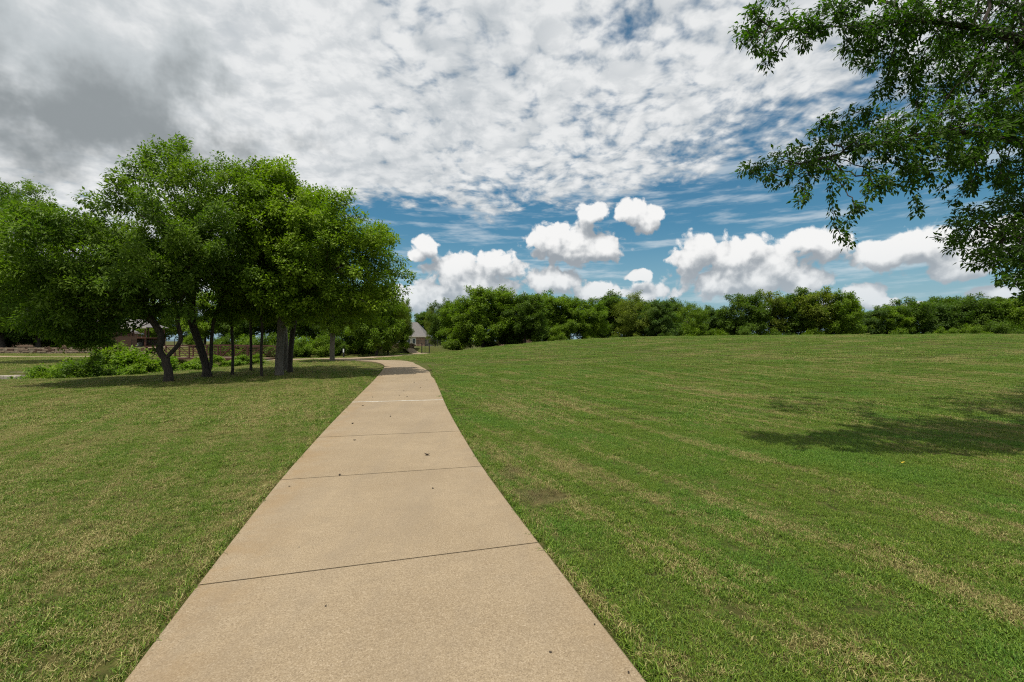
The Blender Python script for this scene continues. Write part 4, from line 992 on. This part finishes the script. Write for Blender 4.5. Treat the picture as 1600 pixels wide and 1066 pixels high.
for z in (2.2, 2.98): MB().box((0, -2.88, z), (10.4, .08, .12)).build('rail', m_redwood, dk)
for i in range(34): MB().box((-5 + i * .303, -2.88, 2.59), (.06, .05, .66)).build('baluster', m_redwood, dk)
MB().box((0, 2.9, 1.0), (10.2, .2, 1.7)).build('back_wall', m_brick, dk)
for x, lb in ((-.9, 'pale boxy outdoor unit under the roofed deck near its middle post'), (2.7, 'pale boxy outdoor unit under the roofed deck near its end post')):
    u_ = tag(empty('outdoor_unit', (dx_ + x, Y_ - 1.5, gz(dx_ + x, Y_ - 1.5))), lb, 'cabinet'); MB().box((0, 0, .5), (1.2, .8, 1.0)).build('casing', m_grey_wood, u_, .04); MB().box((0, -.42, .55), (.9, .04, .6)).build('panel', m_white, u_, .01)
# brown board fence beside the deck
bf = tag(empty('board_fence', (at(168, 84), 84, gz(at(168, 84), 84))), 'brown wooden board fence beside the roofed deck', 'fence'); bm = None
for i in range(44):
    o = MB().box((i * .125, 0, .92 + rng.uniform(-.02, .02)), (.118, .03, 1.85)).build('board', m_fencewood, bf)
for z in (.4, 1.5): MB().box((2.7, .045, z), (5.5, .05, .09)).build('rail', m_fencewood, bf)

# ------------------------------------------------------------------ concrete apron and stones at the creek's open end
cx_, cy_ = on_ground(4, 592); ap = tag(empty('culvert_apron', (cx_, cy_, gz(cx_, cy_))), 'flat pale concrete slab at the open end of the creek', 'culvert')
MB().box((-.6, .2, .05), (2.2, .9, .22), .1).build('slab', m_stone, ap, .02); MB().box((-.6, .75, .12), (2.2, .16, .4), .1).build('lip', m_stone, ap, .02)
for i in range(5):
    px_, py_ = 24 + i * 3.4, 592 - (i % 2) * 1.5; q = on_ground(px_, py_); m = MB(); m.box((0, 0, .06), (.24, .2, .16), i)
    m.v = [tuple(np.array(v_) * rng.uniform(.75, 1.2)) for v_ in m.v]; o = m.build('stone', m_stone, None, .03); o.location = (q[0], q[1], gz(*q)); tag(o, 'small pale stone beside the concrete slab at the creek', 'stone', 'stones at the creek end')

# ------------------------------------------------------------------ leaves lying on the path and the lawn
def curl_leaf(name, L, Wd, curl):
    V = []; n = 6
    for i in range(n + 1):
        t_ = i / n; w = Wd * math.sin(math.pi * min(.98, max(.03, t_))) ** .8 / 2; x = (t_ - .5) * L; z = curl * L * (2 * t_ - 1) ** 2
        V += [(x, -w, z + w * .5), (x, 0, z), (x, w, z + w * .7)]
    Fq = []
    for i in range(n):
        for j in range(2): a_ = i * 3 + j; Fq.append((a_, a_ + 1, a_ + 4, a_ + 3))
    me = bpy.data.meshes.new(name); me.from_pydata(V, [], Fq); me.update(); return me
def put_leaf(px, py, L, label, matl, name='fallen_leaf', group=None, dz=.040):
    x, z = (px - CX) / F, (CY - py) / F; Y = (CAMZ - dz) / -z
    for _ in range(4): Y = (CAMZ - dz - gz(x * Y, Y)) / -z
    me = curl_leaf(name, L, L * rng.uniform(.45, .7), rng.uniform(.08, .3)); me.materials.append(matl); o = obj(name, me, None, (x * Y, Y, gz(x * Y, Y) + dz)); o.rotation_euler = (rng.uniform(-.2, .2), rng.uniform(-.2, .2), rng.uniform(0, 6.28))
    return tag(o, label, 'leaf', group)
put_leaf(667, 711, .085, 'largest dark curled leaf lying alone on the concrete path', m_dead)
for px, py, L in ((551, 662, .07), (531, 742, .045), (554, 688, .05), (610, 651, .055), (636, 620, .06), (667, 594, .07), (647, 598, .07), (631, 611, .06), (582, 621, .06), (676, 763, .035), (567, 634, .07), (509, 947, .016), (452, 760, .028), (467, 855, .014), (860, 1019, .018), (982, 1051, .017), (929, 976, .014), (624, 618, .05), (657, 606, .05)):
    put_leaf(px, py, L, 'small dark leaf scrap lying on the tan concrete path', m_dead, group='leaf scraps on the path')
put_leaf(1411, 723, .055, 'yellow leaf lying in the shaded grass of the mound', m_yellow, dz=.06)
